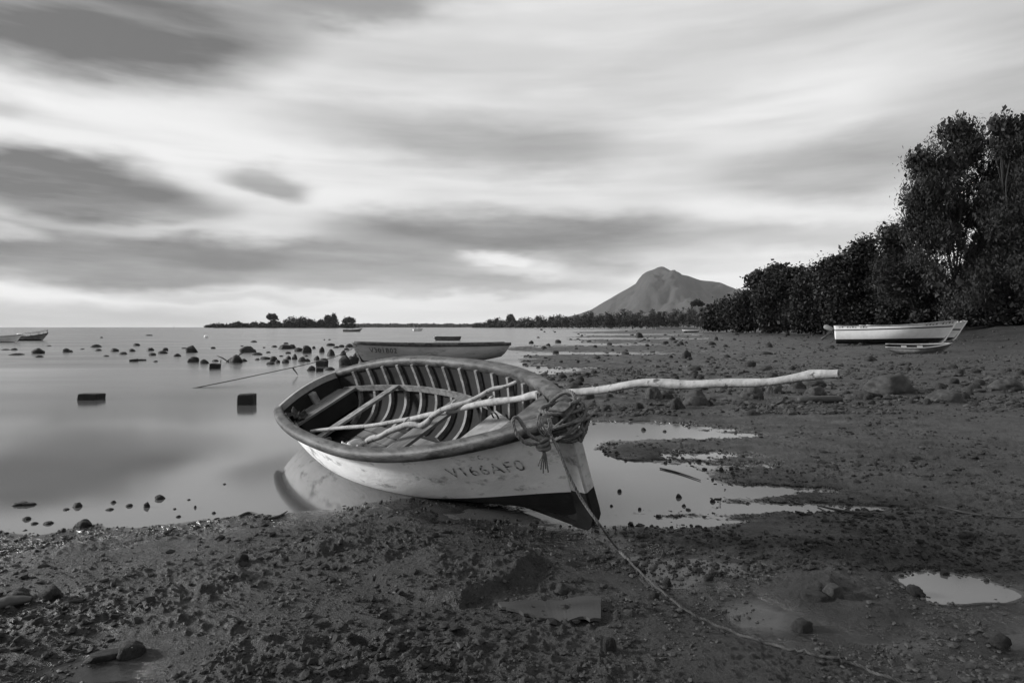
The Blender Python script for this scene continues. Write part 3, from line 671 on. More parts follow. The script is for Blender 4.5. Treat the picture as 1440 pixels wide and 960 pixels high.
hang([at(762, 622, DB - .17), at(743, 624, DB - .18), at(729, 613, DB - .18), at(722, 598, DB - .16), at(723, 588, DB - .14), at(729, 588, DB - .13), at(737, 600, DB - .16), at(747, 613, DB - .18), at(760, 619, DB - .18)], .0115, 'hanging_loop')
hang([at(805, 575, DB), at(815, 586, DB - .02), at(818, 598, DB - .02), at(813, 610, DB - .02), at(817, 620, DB - .02), at(821, 608, DB - .02), at(816, 596, DB - .02)], .009, 'hanging_loop')
kn = MB(); kc = Vector(at(764, 624, DB - .17))
for k in range(3): kn.tube([kc + Vector((math.cos(a) * .035 * (1 - .2 * k), math.sin(a) * .02, (k - 1) * .018 + .012 * math.sin(a + k))) for a in np.linspace(0, 6.4, 20)], .013, 7)
kn.build('knot', M_ROPE, mr)
for k in range(5): hang([at(764, 628, DB - .18), at(763 + k * 1.2, 640, DB - .19), at(762 + k * 2.6 - 3, 648 + 3 * k % 7, DB - .19), at(762 + k * 3.5 - 5, 655 + (k * 5) % 11, DB - .185)], .0042, 'frayed_end', n=14)
g1 = gpt(882, 789, .012)
path = [at(771, 604, DB - .13), at(785, 632, DB - .21), at(800, 668, DB - .23), at(820, 705, DB - .24), at(845, 740, DB - .30)]
path += [at(866, 768, 3.80), g1]
line = list(spline(path, 70))
gl = [(882, 789), (905, 812), (932, 836), (965, 862), (1005, 882), (1060, 903), (1120, 920), (1190, 935), (1250, 958), (1330, 985), (1400, 1040)]
gl = spline([(x, y, 0) for x, y in gl], 150)
line += [gpt(x, y,   .015 + .003 * math.sin(i * .7)) for i, (x, y, _) in enumerate(gl)][1:]
strands(line[:72], .0092, 16, M_ROPE, 'mooring_line', mr); strands(line[71:], .0072, 18, M_ROPED, 'muddy_line', mr)
for k in range(3):                                                                   # whipped light turns under the coil
    hang([at(757 + k * 3, 585, DB - .12), at(756 + k * 4, 598, DB - .16), at(764 + k * 4, 612, DB - .18), at(772 + k * 2, 600, DB - .17), at(770 + k * 2, 588, DB - .13)], .005, 'thin_turn', n=24)
# ---- the other boats
def small_boat(name, label, L, B, hgt, loc, rz, bands, mats, railm, group=None, roll=0., bow=.25, wt=.7, rake=.35, pitch=0., rail=(.06, .07), trake=.08, m=.42, inside=True, rise=.1):
    h = Hull(L, B, wt, 2.4, hgt, hgt * (1 + bow), hgt * 1.04, rake, m, trake=trake, keelrise=rise); o = Vector((L / 2, 0, 0))
    r = empty(name, loc); r.rotation_euler = (roll, pitch, rz); tag(r, label, 'boat', group)
    hull_mesh(h, 'hull', mats, r, bands, o, nu=30, th=.03, rows=(5, 4, 4), inside=inside)
    for side in (-1, 1): rail_mesh(h, 'gunwale_rail', railm, r, o, side, [i / 24 * .99 for i in range(25)], ring(rail[0], rail[1], 8, .8))
    V = []
    for i in range(9):
        p = h.pt(1, i / 8, 1); V += [(p.x - .06 - L / 2, -.04, p.z), (p.x + .03 - L / 2, -.03, p.z), (p.x + .03 - L / 2, .03, p.z), (p.x - .06 - L / 2, .04, p.z)]
    Fc = [(i * 4 + j, i * 4 + (j + 1) % 4, i * 4 + 4 + (j + 1) % 4, i * 4 + 4 + j) for i in range(8) for j in range(4)] + [(3, 2, 1, 0), (32, 33, 34, 35)]
    q = mesh('stem_post', V, Fc, mats[len(bands)] if len(bands) else mats[0], r, False); fixn(q)
    def pl(nm, x0, x1, z, mm, wd=.9):
        u = (x0 + x1) / 2 / L; y = abs(h.inner(u, z / h.zs(u), 1).y) * wd; mb = MB(); mb.box(((x0 + x1) / 2 - L / 2, 0, z), (x1 - x0, 2 * y, .035)); mb.build(nm, mm, r, False)
    r['h'] = 0; del r['h']
    return r, h, o, pl
# the long grey boat behind, bow to the left
g = gpt(612, 507.5); bl = at(512, 507, g[1] - .9); br = at(706, 507, g[1] + .5)
L2 = 6.05; yaw = math.atan2(bl[1] - br[1], bl[0] - br[0])
r, h, o, pl = small_boat('fishing_boat', 'long grey open boat lying at the water edge behind the white rowing boat', L2, 1.55, .74, ((bl[0] + br[0]) / 2 + .05, (bl[1] + br[1]) / 2, -.06), yaw, [lambda u: .12], [M_BOTTOM, M_HULL2, M_INNER], M_CRUST, rake=.30, bow=.14, wt=.72, rail=(.09, .13), trake=.30, rise=.22)
for x in (1.2, 2.5, 3.9): pl('thwart', x, x + .22, .5, M_BENCH)
lettering(h, 'V301B02', .91, .57, .27, 1, o, r, M_LETTER2, flip=-1, lift=.012)
for k in range(26):                                                                  # crust of weed and stones along the rail
    u = .06 + .9 * k / 26; mb = MB(); s_ = random.choice((.02, .03, .05)); p = h.pt(u, 1, 1) - o
    if random.random() < .6: mb.box((p.x, p.y, p.z + .06), (s_ * 5, s_ * 2, s_ * 1.4), bevel=.02); mb.build('weed_clump', M_CRUST, r, True)
# white boat by the trees
g = gpt(1255, 482.5); D = g[1]; bl = at(1178, 482, D + 1.0); br = at(1322, 478, D - 1.2)
L3 = float(np.hypot(br[0] - bl[0], br[1] - bl[1])) + .3; yaw = math.atan2(br[1] - bl[1], br[0] - bl[0])
zg = float(ground(np.array([(bl[0] + br[0]) / 2]), np.array([(bl[1] + br[1]) / 2]))[0])
r, h, o, pl = small_boat('motor_boat', 'long white motor boat with a black stripe pulled up before the trees', L3, 2.0, 1.12, ((bl[0] + br[0]) / 2, (bl[1] + br[1]) / 2, zg - .02), yaw,
                         [lambda u: .33, lambda u: .86 + .10 * u * u, lambda u: .93 + .11 * u * u], [M_BOTTOM, M_WHITE, M_STRIPE, M_WHITE, M_GREYB], M_GREYB, rake=.75, bow=.20, wt=.8, pitch=R(-1.3), rail=(.07, .06), trake=.05, rise=.05)
for x in (1.5, 3.6): pl('thwart', x, x + .3, .8, M_DECK)
pl('foredeck', L3 * .66, L3 * .84, 1.12, M_WHITE, .92)
for (u0, n, sz) in ((.03, 11, .26), (.74, 12, .32)):                                # the names are too far off to read: rows of small strokes
    for k in range(n):
        if (k * 7 + n) % 5 == 0: continue
        u = u0 + k * sz * .55 / (h.L + h.rake); t0 = .895 if u0 < .5 else .90; V = []
        for (du, dt) in ((0, 0), (sz * .28, 0), (sz * .28, .085), (0, .085)): V.append(h.pt(u + du / h.L, t0 + dt * (.6 + .4 * ((k * 3) % 2)), -1) + h.nrm(u, t0, -1) * .012 - o)
        mesh('name_lettering', V, [(0, 1, 2, 3)], M_GREYB, r, False)
def outboard(r, x, z, m1=M_WHITE, m2=M_DARKB, s=1., tilt=.9):
    mb = MB(); mb.box((x - .38 * s, 0, z + .10 * s), (.55 * s, .28 * s, .30 * s), Matrix.Rotation(.5, 3, 'Y'), .08 * s); p = mb.build('outboard_motor', m1, r, True)
    mb = MB(); mb.tube([(x - .12 * s, 0, z), (x - .12 * s - .5 * s * tilt, 0, z - .45 * s), (x - .12 * s - .75 * s * tilt, 0, z - .62 * s)], [.06 * s, .05 * s, .09 * s], 8); q = mb.build('motor_leg', m2, p, True)
outboard(r, -L3 / 2 + .02, .95, M_GREYB)
# the second white boat behind it
b2 = at(1326, 477, D + 4); z2 = float(ground(np.array([b2[0]]), np.array([b2[1]]))[0])
r, h, o, pl = small_boat('motor_boat', 'white boat with a broad stripe half hidden behind the long white motor boat', 5.6, 1.9, 1.0, (b2[0] - 2.4, b2[1], z2), yaw + .22, [lambda u: .25, lambda u: .72, lambda u: .82], [M_BOTTOM, M_WHITE, M_STRIPE, M_WHITE, M_GREYB], M_WHITE, rake=.8, bow=.35, wt=.75)
pl('thwart', 1.5, 1.8, .7, M_DECK)
# the old flat dinghy in front of it
g = gpt(1288, 497)
r, h, o, pl = small_boat('old_dinghy', 'battered low dinghy lying on the mud before the white motor boat', 2.0, 1.25, .34, (g[0] + .02, g[1] + .3, g[2] - .02), yaw - .12, [lambda u: .05], [M_BOTTOM, M_GREYB, M_INNER], M_DECK, rake=.45, bow=.45, wt=.85, roll=R(6), rail=(.12, .05), trake=.18)
pl('thwart', .6, .8, .28, M_DECK); pl('thwart', 1.2, 1.4, .29, M_DECK)
# boats afloat
r, h, o, pl = small_boat('moored_boat', 'pale open boat moored off the rocks with its bow to open water', 4.4, 1.6, .62, (*at(-16, 481, 58)[:2], -.12), R(8), [lambda u: .17], [M_BOTTOM, M_WHITE, M_GREYB], M_GREYB, rake=.6, bow=.35); pl('thwart', 1.6, 1.9, .55, M_DECK); outboard(r, -2.2, .5)
r, h, o, pl = small_boat('moored_boat', 'grey moored launch with a pipe rail around its bow', 3.9, 1.5, .52, (*at(30, 479.5, 66)[:2], -.12), R(6), [lambda u: .24], [M_STRIPE, M_GREYB, M_GREYB], M_DARKB, rake=.7, bow=.75)
pl('foredeck', 2.3, 3.2, .56, M_WHITE)
mb = MB()
for s_ in (-1, 1):
    P = [h.pt(u, 1, s_) * 1 - o + Vector((0, 0, .32)) for u in np.linspace(.55, .99, 10)]; mb.tube(P, .028, 6)
    for u in (.55, .7, .85, .98): p = h.pt(u, 1, s_) - o; mb.tube([p, p + Vector((0, 0, .32))], .022, 5)
mb.build('bow_rail', M_GREYB, r)
mb = MB(); mb.box((.0, 0, .72), (.6, .6, .3), bevel=.05); mb.build('console', M_WHITE, r, True)
r, h, o, pl = small_boat('moored_boat', 'small dark boat with a low cover moored before the islet', 5.0, 1.8, .75, (*at(494, 466, 195)[:2], -.12), R(4), [lambda u: .2], [M_DARKB, M_GREYB, M_DARKB], M_DARKB, rake=.9, bow=.5)
mb = MB(); mb.box((-.5, 0, 1.25), (2.2, 1.3, .10)); [mb.tube([(x, y, .6), (x, y, 1.25)], .04, 5) for x in (-1.4, .4) for y in (-.55, .55)]; mb.build('awning', M_DARKB, r, False)
r, h, o, pl = small_boat('trolling_boat', 'little white cabin boat with two long fishing poles spread out', 3.6, 1.7, .75, (*at(587, 464.5, 240)[:2], -.1), R(35), [lambda u: .16], [M_WHITE, M_WHITE, M_GREYB], M_GREYB, rake=.5, bow=.4)
mb = MB(); mb.box((-.2, 0, 1.75), (2.4, 1.5, .16)); [mb.tube([(x, y, .6), (x, y, 1.75)], .05, 5) for x in (-1.2, .8) for y in (-.6, .6)]; mb.build('cabin_roof', M_DARKB, r, False)
for s_ in (-1, 1): mb = MB(); mb.tube([(0, s_ * .6, .9), (0, s_ * 3.6, 2.5)], .05, 5); mb.build('fishing_pole', M_DARKB, r)
r, h, o, pl = small_boat('skiff', 'small grey skiff with an outboard afloat beyond the long grey boat', 2.7, 1.2, .42, (*at(631, 477.5, 68)[:2], -.07), R(-176), [lambda u: .20, lambda u: .27], [M_DARKB, M_GREYB, M_DARKB, M_DARKB], M_STRIPE, rake=.25, bow=.1, wt=.85); outboard(r, 1.35 + .35, .35, s=.6); pl('thwart', 1.0, 1.25, .32, M_DECK)
# a sail far out, a buoy, a white dinghy ashore
e = empty('sailing_boat', at(245, 460.4, 2800)); tag(e, 'tiny white sail far out on the horizon', 'boat')
mb = MB(); mb.add([(-4.5, 0, 1.4), (5, 0, 1.4), (3.8, 0, -.2), (-4, 0, -.2), (-4.5, 1.4, 1.4), (3, 1.4, 1.4), (-4.5, -1.4, 1.4), (3, -1.4, 1.4)], [(4, 5, 2, 3), (7, 6, 3, 2), (5, 1, 2), (1, 7, 2), (6, 4, 3), (4, 6, 7, 1, 5)]); mb.build('hull', M_WHITE, e, False)
mb = MB(); mb.tube([(0, 0, 1), (0, 0, 12)], .12, 5); mb.build('mast', M_GREYB, e)
mb = MB(); mb.add([(-.3, .1, 2), (-4.2, .5, 2.1), (-.3, .1, 11.5), (-2.4, .6, 5)], [(0, 1, 3), (0, 3, 2)]); mb.build('sail', M_CLOTH, e, False)
b = at(290, 474.5, 85); e = empty('mooring_buoy', (b[0], b[1], 0)); tag(e, 'small pale mooring buoy floating beyond the rocks', 'buoy')
mb = MB(); mb.tube([(0, 0, -.15), (0, 0, 0), (0, 0, .15), (0, 0, .30), (0, 0, .36)], [.12, .25, .29, .2, .05], 12); mb.build('float', M_WHITE, e)
mb = MB(); mb.tube([(math.cos(a) * .06, 0, .41 + math.sin(a) * .06) for a in np.linspace(0, 6.28, 12)], .015, 5, False); mb.build('eye', M_GREYB, e)
g = gpt(972, 467.2); r, h, o, pl = small_boat('small_boat', 'tiny pale boat drawn up on the far mud before the trees', 4.0, 1.5, .6, (g[0], g[1], g[2]), R(170), [lambda u: .35], [M_DARKB, M_WHITE, M_GREYB], M_WHITE, rake=.4, bow=.2); pl('thwart', 1.4, 1.7, .45, M_DECK)
# anchor line of the grey boat
P = spline([(*at(262, 546.5, 14.25)[:2], -.02), at(330, 534, 15.6), at(398, 519.5, 17.6), at(440, 510, 19.2), at(478, 499, 21.6), at(504, 485, 24.2)], 60)
e = empty('anchor_line', P[0]); tag(e, 'thin dark line running from the water to the bow of the grey boat', 'rope'); mb = MB(); mb.tube([p - P[0] for p in P], .011, 6); mb.build('line', M_ROPED, e)
mb = MB(); k = P[27]; mb.tube([k - P[0] + np.array(v) for v in ((0, 0, 0), (.03, 0, -.06), (.09, 0, -.13), (.15, 0, -.22))], [.03, .022, .016, .006], 6); mb.build('trailing_weed', M_ROPED, e)
# ------------------------------------------------------------------ rocks
import bmesh
def rock_mesh(seed, sub=3, rough=.32, name='rock', m=M_ROCK, flat=0.):
    bm = bmesh.new(); bmesh.ops.create_icosphere(bm, subdivisions=sub, radius=1); off = Vector((seed * 7.3, seed * 3.1, seed * 1.7))
    for v in bm.verts:
        c = v.co.copy(); d = mnoise.fractal(c * .9 + off, .9, 2.0, 4) * rough + (mnoise.cell(c * 1.5 + off) - .5) * .14
        c *= 1 + d
        for ax in (Vector((.6, .3, .74)), Vector((-.7, .5, .4)), Vector((.2, -.9, .3)), Vector((-.1, .1, 1))):
            a = (ax + mnoise.noise_vector(off + ax * 3) * .5).normalized(); q = c.dot(a) - .80
            if q > 0: c -= a * q * .7
        if flat and c.z > flat: c.z = flat + (c.z - flat) * .15
        v.co = c
    me = bpy.data.meshes.new(name); bm.to_mesh(me); bm.free(); me.materials.append(m)
    me.polygons.foreach_set('use_smooth', np.ones(len(me.polygons), bool))
    a = np.array([v.co[:] for v in me.vertices]); s = np.abs(a).max(0); 
    for v in me.vertices: v.co = (v.co.x / s[0], v.co.y / s[1], v.co.z / s[2])
    me.update(); return me
ROCKS = [rock_mesh(i, 3) for i in range(8)]; ROCKL = [rock_mesh(i + 20, 2) for i in range(8)]; ROCKP = [rock_mesh(i + 40, 4, .26, m=M_ROCKB) for i in range(4)]
FLAT = [rock_mesh(i + 60, 3, .3, flat=.35) for i in range(4)]
def block_mesh(seed):
    mb = MB(); mb.box((0, 0, 0), (2, 2, 2), bevel=.10); me = bpy.data.meshes.new('block'); bm = bmesh.new(); vs_ = [bm.verts.new(v) for v in mb.v]
    for f in mb.f: bm.faces.new([vs_[i] for i in f])
    bmesh.ops.triangulate(bm, faces=bm.faces); bmesh.ops.subdivide_edges(bm, edges=bm.edges, cuts=2, use_grid_fill=True)
    for v in bm.verts: v.co *= 1 + .045 * mnoise.fractal(v.co * 1.3 + Vector((seed, 0, 0)), .8, 2, 4)
    bm.to_mesh(me); bm.free(); me.materials.append(M_BLOCK); return me
BLOCKS = [block_mesh(i * 3.3) for i in range(3)]
def place_rock(x, y, wpx, hpx, name, label, group, pool, dep=.85, sink=.38, cat='rock', rz=None):
    g = gpt(x, y); D = g[1]; wd = wpx * D / F; hh = hpx * D / F; me = random.choice(pool)
    o = link(name, me, None, (g[0], g[1] + wd * dep * .5 * .6, g[2] + (hh * .12 if me not in BLOCKS else hh * .25))); o.scale = (wd / 2, wd / 2 * dep, hh * (.9 if me not in BLOCKS else .72))
    o.rotation_euler = (random.uniform(-.08, .08), random.uniform(-.12, .12), random.uniform(-.5, .5) if rz is None else rz)
    return tag(o, label, cat, group)
GW = 'rocks standing in the shallow water'; LW = 'small dark rock poking out of the calm shallow water'
for (x, y, a, b) in [(133, 488, 14, 5), (191, 486, 10, 4), (18, 492, 9, 3), (19, 499, 20, 3), (91, 495, 12, 5.5), (98, 495, 7, 3.5), (6, 492, 12, 2), (54, 502, 10, 3), (137, 493, 9, 3), (160, 494, 12, 5), (171, 498, 14, 4), (184, 494, 10, 4),
    (210, 493, 11, 5), (213, 499.5, 11, 4), (226, 497, 14, 4), (232, 493, 9, 5), (148, 501, 9, 2), (218, 508.5, 6, 2), (248, 501, 10, 5), (285, 511, 13, 6), (208, 472, 12, 2), (142, 475, 5, 2), (299, 490, 7, 3),
    (323, 509, 8, 4), (342, 508, 9, 4), (302, 508, 10, 3), (356, 481, 10, 3), (361, 499, 16, 4), (377, 496, 7, 2.5), (371, 489, 4, 1.5), (402, 483.5, 8, 2.5), (385, 488, 9, 3), (410, 489, 10, 6), (419, 494, 13, 6), (441, 490, 5, 4),
    (452, 495, 8, 9), (465, 500, 12, 11), (482, 499, 9, 8), (405, 497, 9, 3), (372, 505, 16, 4), (380, 512, 13, 4), (390, 510, 8, 5), (401, 510, 11, 6), (405, 505, 9, 6), (414, 505, 8, 9), (424, 508, 12, 8), (432, 508, 8, 4),
    (361, 506, 8, 3), (445, 506, 9, 7), (455, 507, 12, 4), (437, 521, 14, 8), (463, 520, 14, 5), (500, 504, 11, 10), (464, 486, 12, 4), (480, 488, 10, 4), (491, 488, 12, 6), (456, 478, 3, 1.5), (463, 478, 4, 1.5), (472, 489, 9, 3), (486, 492, 9, 3),
    (68, 486.5, 7, 1.6), (115, 491, 6, 1.3), (258, 490, 8, 1.5), (340, 487, 5, 1.5), (430, 501, 6, 2), (395, 501, 6, 2)]:
    place_rock(x, y, a, b, 'rock', LW, GW, ROCKL)
for (x, y, a, b, lab) in [(50, 497, 18, 7.5, 'domed dark rock in the sea beside the moored boats'), (267, 495.5, 17, 10, 'tall rounded dark rock in the water behind a lower domed one'), (270, 509, 15, 8.5, 'domed dark rock in the water just before a taller rounded one'),
    (346, 495.5, 23, 10, 'broad smooth domed rock, widest of those in the water'), (330, 510, 19, 12, 'lumpy dark rock with branches caught against it'), (401, 490.5, 24, 7.5, 'low wide jagged rock lying in the shallows'),
    (430, 496, 14, 14, 'tall craggy rock at the heart of the rock cluster'), (384, 508, 11, 10, 'upright rock among the low stones of the cluster'), (484, 513.5, 20, 14, 'big rough boulder against the bow of the grey boat'), (495, 512, 18, 13, 'second rough boulder wedged beside the grey boat bow')]:
    place_rock(x, y, a, b, 'rock', lab, 'larger rocks standing in the water', ROCKS)
for (x, y, a, b, lab) in [(124.5, 562, 27, 8.5, 'low dark rectangular block awash in the open shallows'), (345, 569, 22, 15, 'tall dark square block standing alone in the still water'), (301, 518, 12.5, 7, 'small dark square block below the rock with branches'),
    (452, 515, 14, 8, 'dark cube of stone near the stern of the white rowing boat'), (449, 522, 9, 5, 'little dark block beside the stern of the white rowing boat'), (187, 508, 9, 3.2, 'flat dark block in the sea, the wider of a pair'), (199, 507, 8, 2.0, 'thin flat dark block, the slighter of a pair in the sea')]:
    place_rock(x, y, a, b, 'stone_block', lab, None, BLOCKS, .8, cat='block', rz=random.uniform(-.15, .15))
# branches caught on the lumpy rock
e = empty('dead_branch', gpt(316, 509)); tag(e, 'bare dark branch sticking out of the water by the lumpy rock', 'branch'); D = e.location.y
for (x0, y0, x1, y1) in ((305, 500, 322, 509), (318, 509, 330, 501), (311, 506, 309, 514), (330, 504, 344, 495)):
    mb = MB(); mb.tube([at(x0, y0, D) - np.array(e.location), at((x0 + x1) / 2, (y0 + y1) / 2 - 1, D) - np.array(e.location), at(x1, y1, D) - np.array(e.location)], [.02, .026, .02], 5); mb.build('twig', M_WOOD, e)
# stones along the edge of the water and on the near mud
GS = 'stones at the edge of the water'; LS = 'small dark stone lying in the shallows just off the muddy edge'
for (x, y, a, b) in [(107, 713, 13, 7), (158, 707, 8, 4), (181, 712, 10, 4), (222, 702, 15, 6), (153, 717, 11, 3), (35, 731, 14, 5), (66, 737, 14, 4), (92, 717, 9, 2.5), (46, 737, 10, 3), (274, 714, 4, 4), (315, 681, 5, 2), (245, 716, 5, 2), (300, 722, 6, 3), (250, 727, 7, 3), (265, 703, 5, 2),
    (872, 692, 7, 5), (955, 700, 9, 6), (880, 648, 5, 3), (1015, 662, 7, 6), (905, 605, 8, 4), (935, 607, 6, 3), (900, 717, 6, 4), (962, 712, 6, 4), (1003, 706, 8, 5), (860, 712, 5, 3)]:
    place_rock(x, y, a, b, 'stone', LS, GS, ROCKL, cat='stone')
for (x, y, a, b, lab) in [(24, 711, 20, 8, 'rounded dark stone touching a flatter one off the muddy edge'), (38, 711, 17, 6, 'flatter dark stone touching a rounded one off the muddy edge'), (205, 713, 9, 7, 'small upright dark stone in the shallows'), (115, 741, 21, 10, 'round dark stone half in the water at the muddy edge'),
    (338, 790, 19, 12, 'round black stone alone on smooth mud'), (64, 842, 32, 17, 'angular dark rock at the end of a mossy slab'), (20, 846, 34, 16, 'dark rock half sunk in mud beside an angular one'), (112, 874, 18, 9, 'small flat topped dark stone with a pale shell beside it'),
    (50, 879, 17, 10, 'dark pointed stone above a little muddy pool'), (562, 912, 18, 14, 'small square stone among footprints in the mud'), (790, 836, 23, 14, 'pale angular stone above the muddy board'), (857, 917, 22, 20, 'dark weedy stone by the trailing rope'),
    (1150, 832, 40, 18, 'dark flat topped rock on the near mud'), (1175, 840, 32, 18, 'weed covered round rock beside a flat topped one'), (1292, 838, 28, 17, 'rounded stone on the rim of the bright pool'), (938, 824, 13, 13, 'dark knobbly stone in the pool beside the rope'),
    (920, 843, 17, 12, 'dark lump of stone beside the taut rope'), (998, 816, 16, 9, 'low dark stone at the far end of the rope pool'), (905, 806, 8, 8, 'tiny dark stone standing in the rope pool'), (1132, 888, 30, 20, 'rough dark stone under loose weed'), (1412, 910, 30, 18, 'dark stone at the brink of the small right pool'),
    (1362, 756, 22, 9, 'lone black stone on bare mud near a long mound'), (820, 655, 0, 0, '')]:
    if a: place_rock(x, y, a, b, 'stone' if a < 25 else 'rock', lab, None, ROCKP if 'pale' in lab or 'weed covered' in lab else (FLAT if 'flat' in lab else ROCKS), cat='stone' if a < 25 else 'rock')
# the belt of boulders across the flat
for (x, y, a, b, lab) in [(1260, 554, 76, 27, 'long smooth boulder with a sloping back, biggest on the stony belt'), (1340, 566, 62, 21, 'broad low boulder on the stony belt next to the longest one'), (1150, 557, 33, 13, 'round pale topped stone resting behind a dark beam'), (982, 570, 44, 22, 'round pitted boulder beneath the driftwood pole'),
    (954, 575, 24, 19, 'dark cone shaped stone beside the round pitted boulder'), (920, 563, 28, 18, 'blocky boulder under the driftwood pole'), (1062, 561, 36, 22, 'cracked boulder under the middle of the driftwood pole'), (1092, 553, 30, 18, 'dark square edged boulder under the driftwood pole'), (806, 549, 28, 11, 'low rounded boulder beside the bow of the white rowing boat'),
    (1148, 545, 50, 14, 'wide flat boulder behind the tip of the driftwood pole'), (940, 556, 30, 12, 'low boulder hidden behind the driftwood pole'), (780, 545, 16, 8, 'small round boulder close to the far rail of the white rowing boat'), (1075, 520, 34, 8, 'flat shelf of rock behind the driftwood pole'), (1425, 552, 50, 22, 'half buried boulder at the shaded end of the stony belt'), (1222, 560, 24, 11, 'small boulder at the foot of the longest boulder')]:
    place_rock(x, y, a, b, 'boulder', lab, 'boulders of the stony belt', ROCKP if a > 25 else ROCKS, .8, cat='boulder')
mb = MB(); g = gpt(1152, 566); mb.box((0, 0, .055), (.80, .16, .12), None, .03); o = mb.build('old_beam', M_WOOD); o.location = g; o.rotation_euler = (0, R(-1), .05); tag(o, 'short dark beam lying before the round pale topped stone', 'beam')
GB = 'small stones of the stony belt'; LB = 'small dark stone among the boulders of the stony belt'
random.seed(11)
for k in range(150):
    x = random.uniform(765, 1440); y = random.gauss(547, 14) if random.random() < .7 else random.uniform(518, 575)
    if not 512 < y < 580 or (x < 830 and y > 565): continue
    a = random.choice((6, 7, 8, 9, 11, 14, 18)); place_rock(x, y, a, a * random.uniform(.35, .7), 'stone', LB, GB, ROCKL if a < 14 else ROCKS, cat='stone')
GF = 'stones strewn over the far flat'; LF = 'small dark stone strewn on the open mud flat beyond the stony belt'
for (x, y, a, b) in [(747, 483, 8, 5), (771, 486, 7, 4), (785, 482, 9, 5), (765, 490, 9, 4), (782, 497, 11, 5), (811, 491, 6, 3), (837, 488, 7, 4), (840, 504, 11, 5), (858, 485, 9, 4), (880, 498, 12, 4), (813, 510, 5, 5), (910, 487, 8, 4), (936, 484, 11, 5), (946, 478, 10, 5), (958, 485, 9, 6), (954, 486, 6, 4),
    (970, 506, 10, 5), (1002, 485, 12, 6), (1008, 478, 6, 6), (1001, 503, 8, 3), (1021, 488, 8, 5), (1033, 478, 6, 3), (1023, 503, 11, 5), (1033, 505, 8, 3), (1082, 488, 11, 7), (1170, 489, 11, 5), (1036, 471, 8, 4), (1030, 468, 8, 4), (1107, 471, 10, 5), (1136, 475, 7, 4), (1080, 467, 12, 5)]:
    place_rock(x, y, a, b, 'stone', LF, GF, ROCKL, cat='stone')
for k in range(120):
    y = 464 + 60 * random.random() ** 1.3; x = random.uniform(740, 1440)
    if 1165 < x < 1345 and y < 500: continue
    a = random.choice((3, 4, 4, 5, 6, 7)) * (.7 + .5 * (y - 460) / 60); place_rock(x, y, a, a * random.uniform(.3, .65), 'stone', LF, GF, ROCKL, cat='stone')
for (x, y, a, b, lab) in [(966, 504, 16, 12, 'rounded boulder standing proud of the open flat'), (900, 474.5, 13, 9, 'dark squat stump of rock far out on the flat'), (1080, 498, 17, 5, 'tilted flat stone on the open flat'), (1227, 505, 20, 9, 'leaning dark stone on the flat before the motor boat'), (1205, 483.5, 9, 5, 'grey stone beside the keel of the long motor boat'), (1212, 484.5, 9, 4, 'pale stone beside the keel of the long motor boat'), (1060, 583, 24, 7, 'low black stone on the mud in front of the stony belt'), (858, 558, 14, 6, 'dark stone on the mud behind the bow rope')]:
    place_rock(x, y, a, b, 'boulder' if a > 12 else 'stone', lab, None, ROCKS, cat='boulder' if a > 12 else 'stone')
# ---- a muddy board, sunken wood, twigs
V = []; n = 26; ZB = float(np.percentile([gpt(700 + 9 * i, 856 + i * .8)[2] for i in range(16)], 70)) + .004
for i in range(n + 1):
    t = i / n; a = gpt(700 + 145 * t, 852 - 7 * t, .006); b = gpt(712 + 133 * t, 866 + 12 * t, .006); wv_ = .006 * math.sin(t * 9)
    a[2] = ZB + .010 * t + wv_ * .5; b[2] = ZB - .004 + .010 * t + wv_
    if t < .25: b = a + (b - a) * (.45 + 2.2 * t)
    V += [a + np.array((0, 0, .008)), b + np.array((0, 0, .008)), b - np.array((0, 0, .006)), a - np.array((0, 0, .006))]
Fc = [(i * 4 + j, i * 4 + (j + 1) % 4, i * 4 + 4 + (j + 1) % 4, i * 4 + 4 + j) for i in range(n) for j in range(4)] + [(3, 2, 1, 0), tuple(n * 4 + k for k in range(4))]
o = mesh('muddy_board', V, Fc, M_BOARD, None, False, None, True); fixn(o); tag(o, 'thin flat board half buried in the mud with a torn end', 'board')
def log(label, pts, rr, m=M_WOOD, n=40, flat=.6, name='sunken_log', cat='log'):
    P = spline(pts, n); q = spline([(r_, 0, 0) for r_ in rr], n)[:, 0]; mb = MB(); mb.tube(P, [a * (1 + .12 * float(gn(i * .12, 2.2, 5))) for i, a in enumerate(q)], 10, True, flat); o = mb.build(name, m, None, True, True); return tag(o, label, cat)
for (x, y, a, b, rz, lab) in ((148, 928, 72, 17, .42, 'split dark log half sunk in mud by the left pool'), (178, 926, 40, 26, .2, 'dark knotted end of wood propped on the split log')):
    place_rock(x, y, a, b, 'sunken_log', lab, None, FLAT if a > 50 else ROCKS, .35 if a > 50 else .8, cat='log', rz=rz)
log('weathered grey log lying along the left mud', [gpt(-20, 858, .01), gpt(10, 852, .02), gpt(45, 848, .012)], [.03, .045, .02], M_BOARD)
for (a, lab) in (([(928, 659), (945, 663), (962, 668), (985, 676)], 'thin dark twig floating across the pool by the bow'), ([(1150, 712), (1190, 720), (1235, 722)], 'curved twig stuck to the wet mud'), ([(335, 727), (350, 722), (366, 725)], 'bent twig on the muddy edge near the reflection'),
               ([(1315, 712), (1370, 722), (1440, 730)], 'long dark stick lying at the right side of the flat'), ([(378, 730), (392, 727), (404, 720)], 'pale bent twig beside the reflection of the stern')):
    log(lab, [gpt(x, y, .008) for x, y in a], [.006, .008, .007, .004][:len(a)] if len(a) > 3 else [.006, .009, .004], M_BOARD if 'pale' in lab else M_WOOD, 24, 1, 'twig', 'twig')
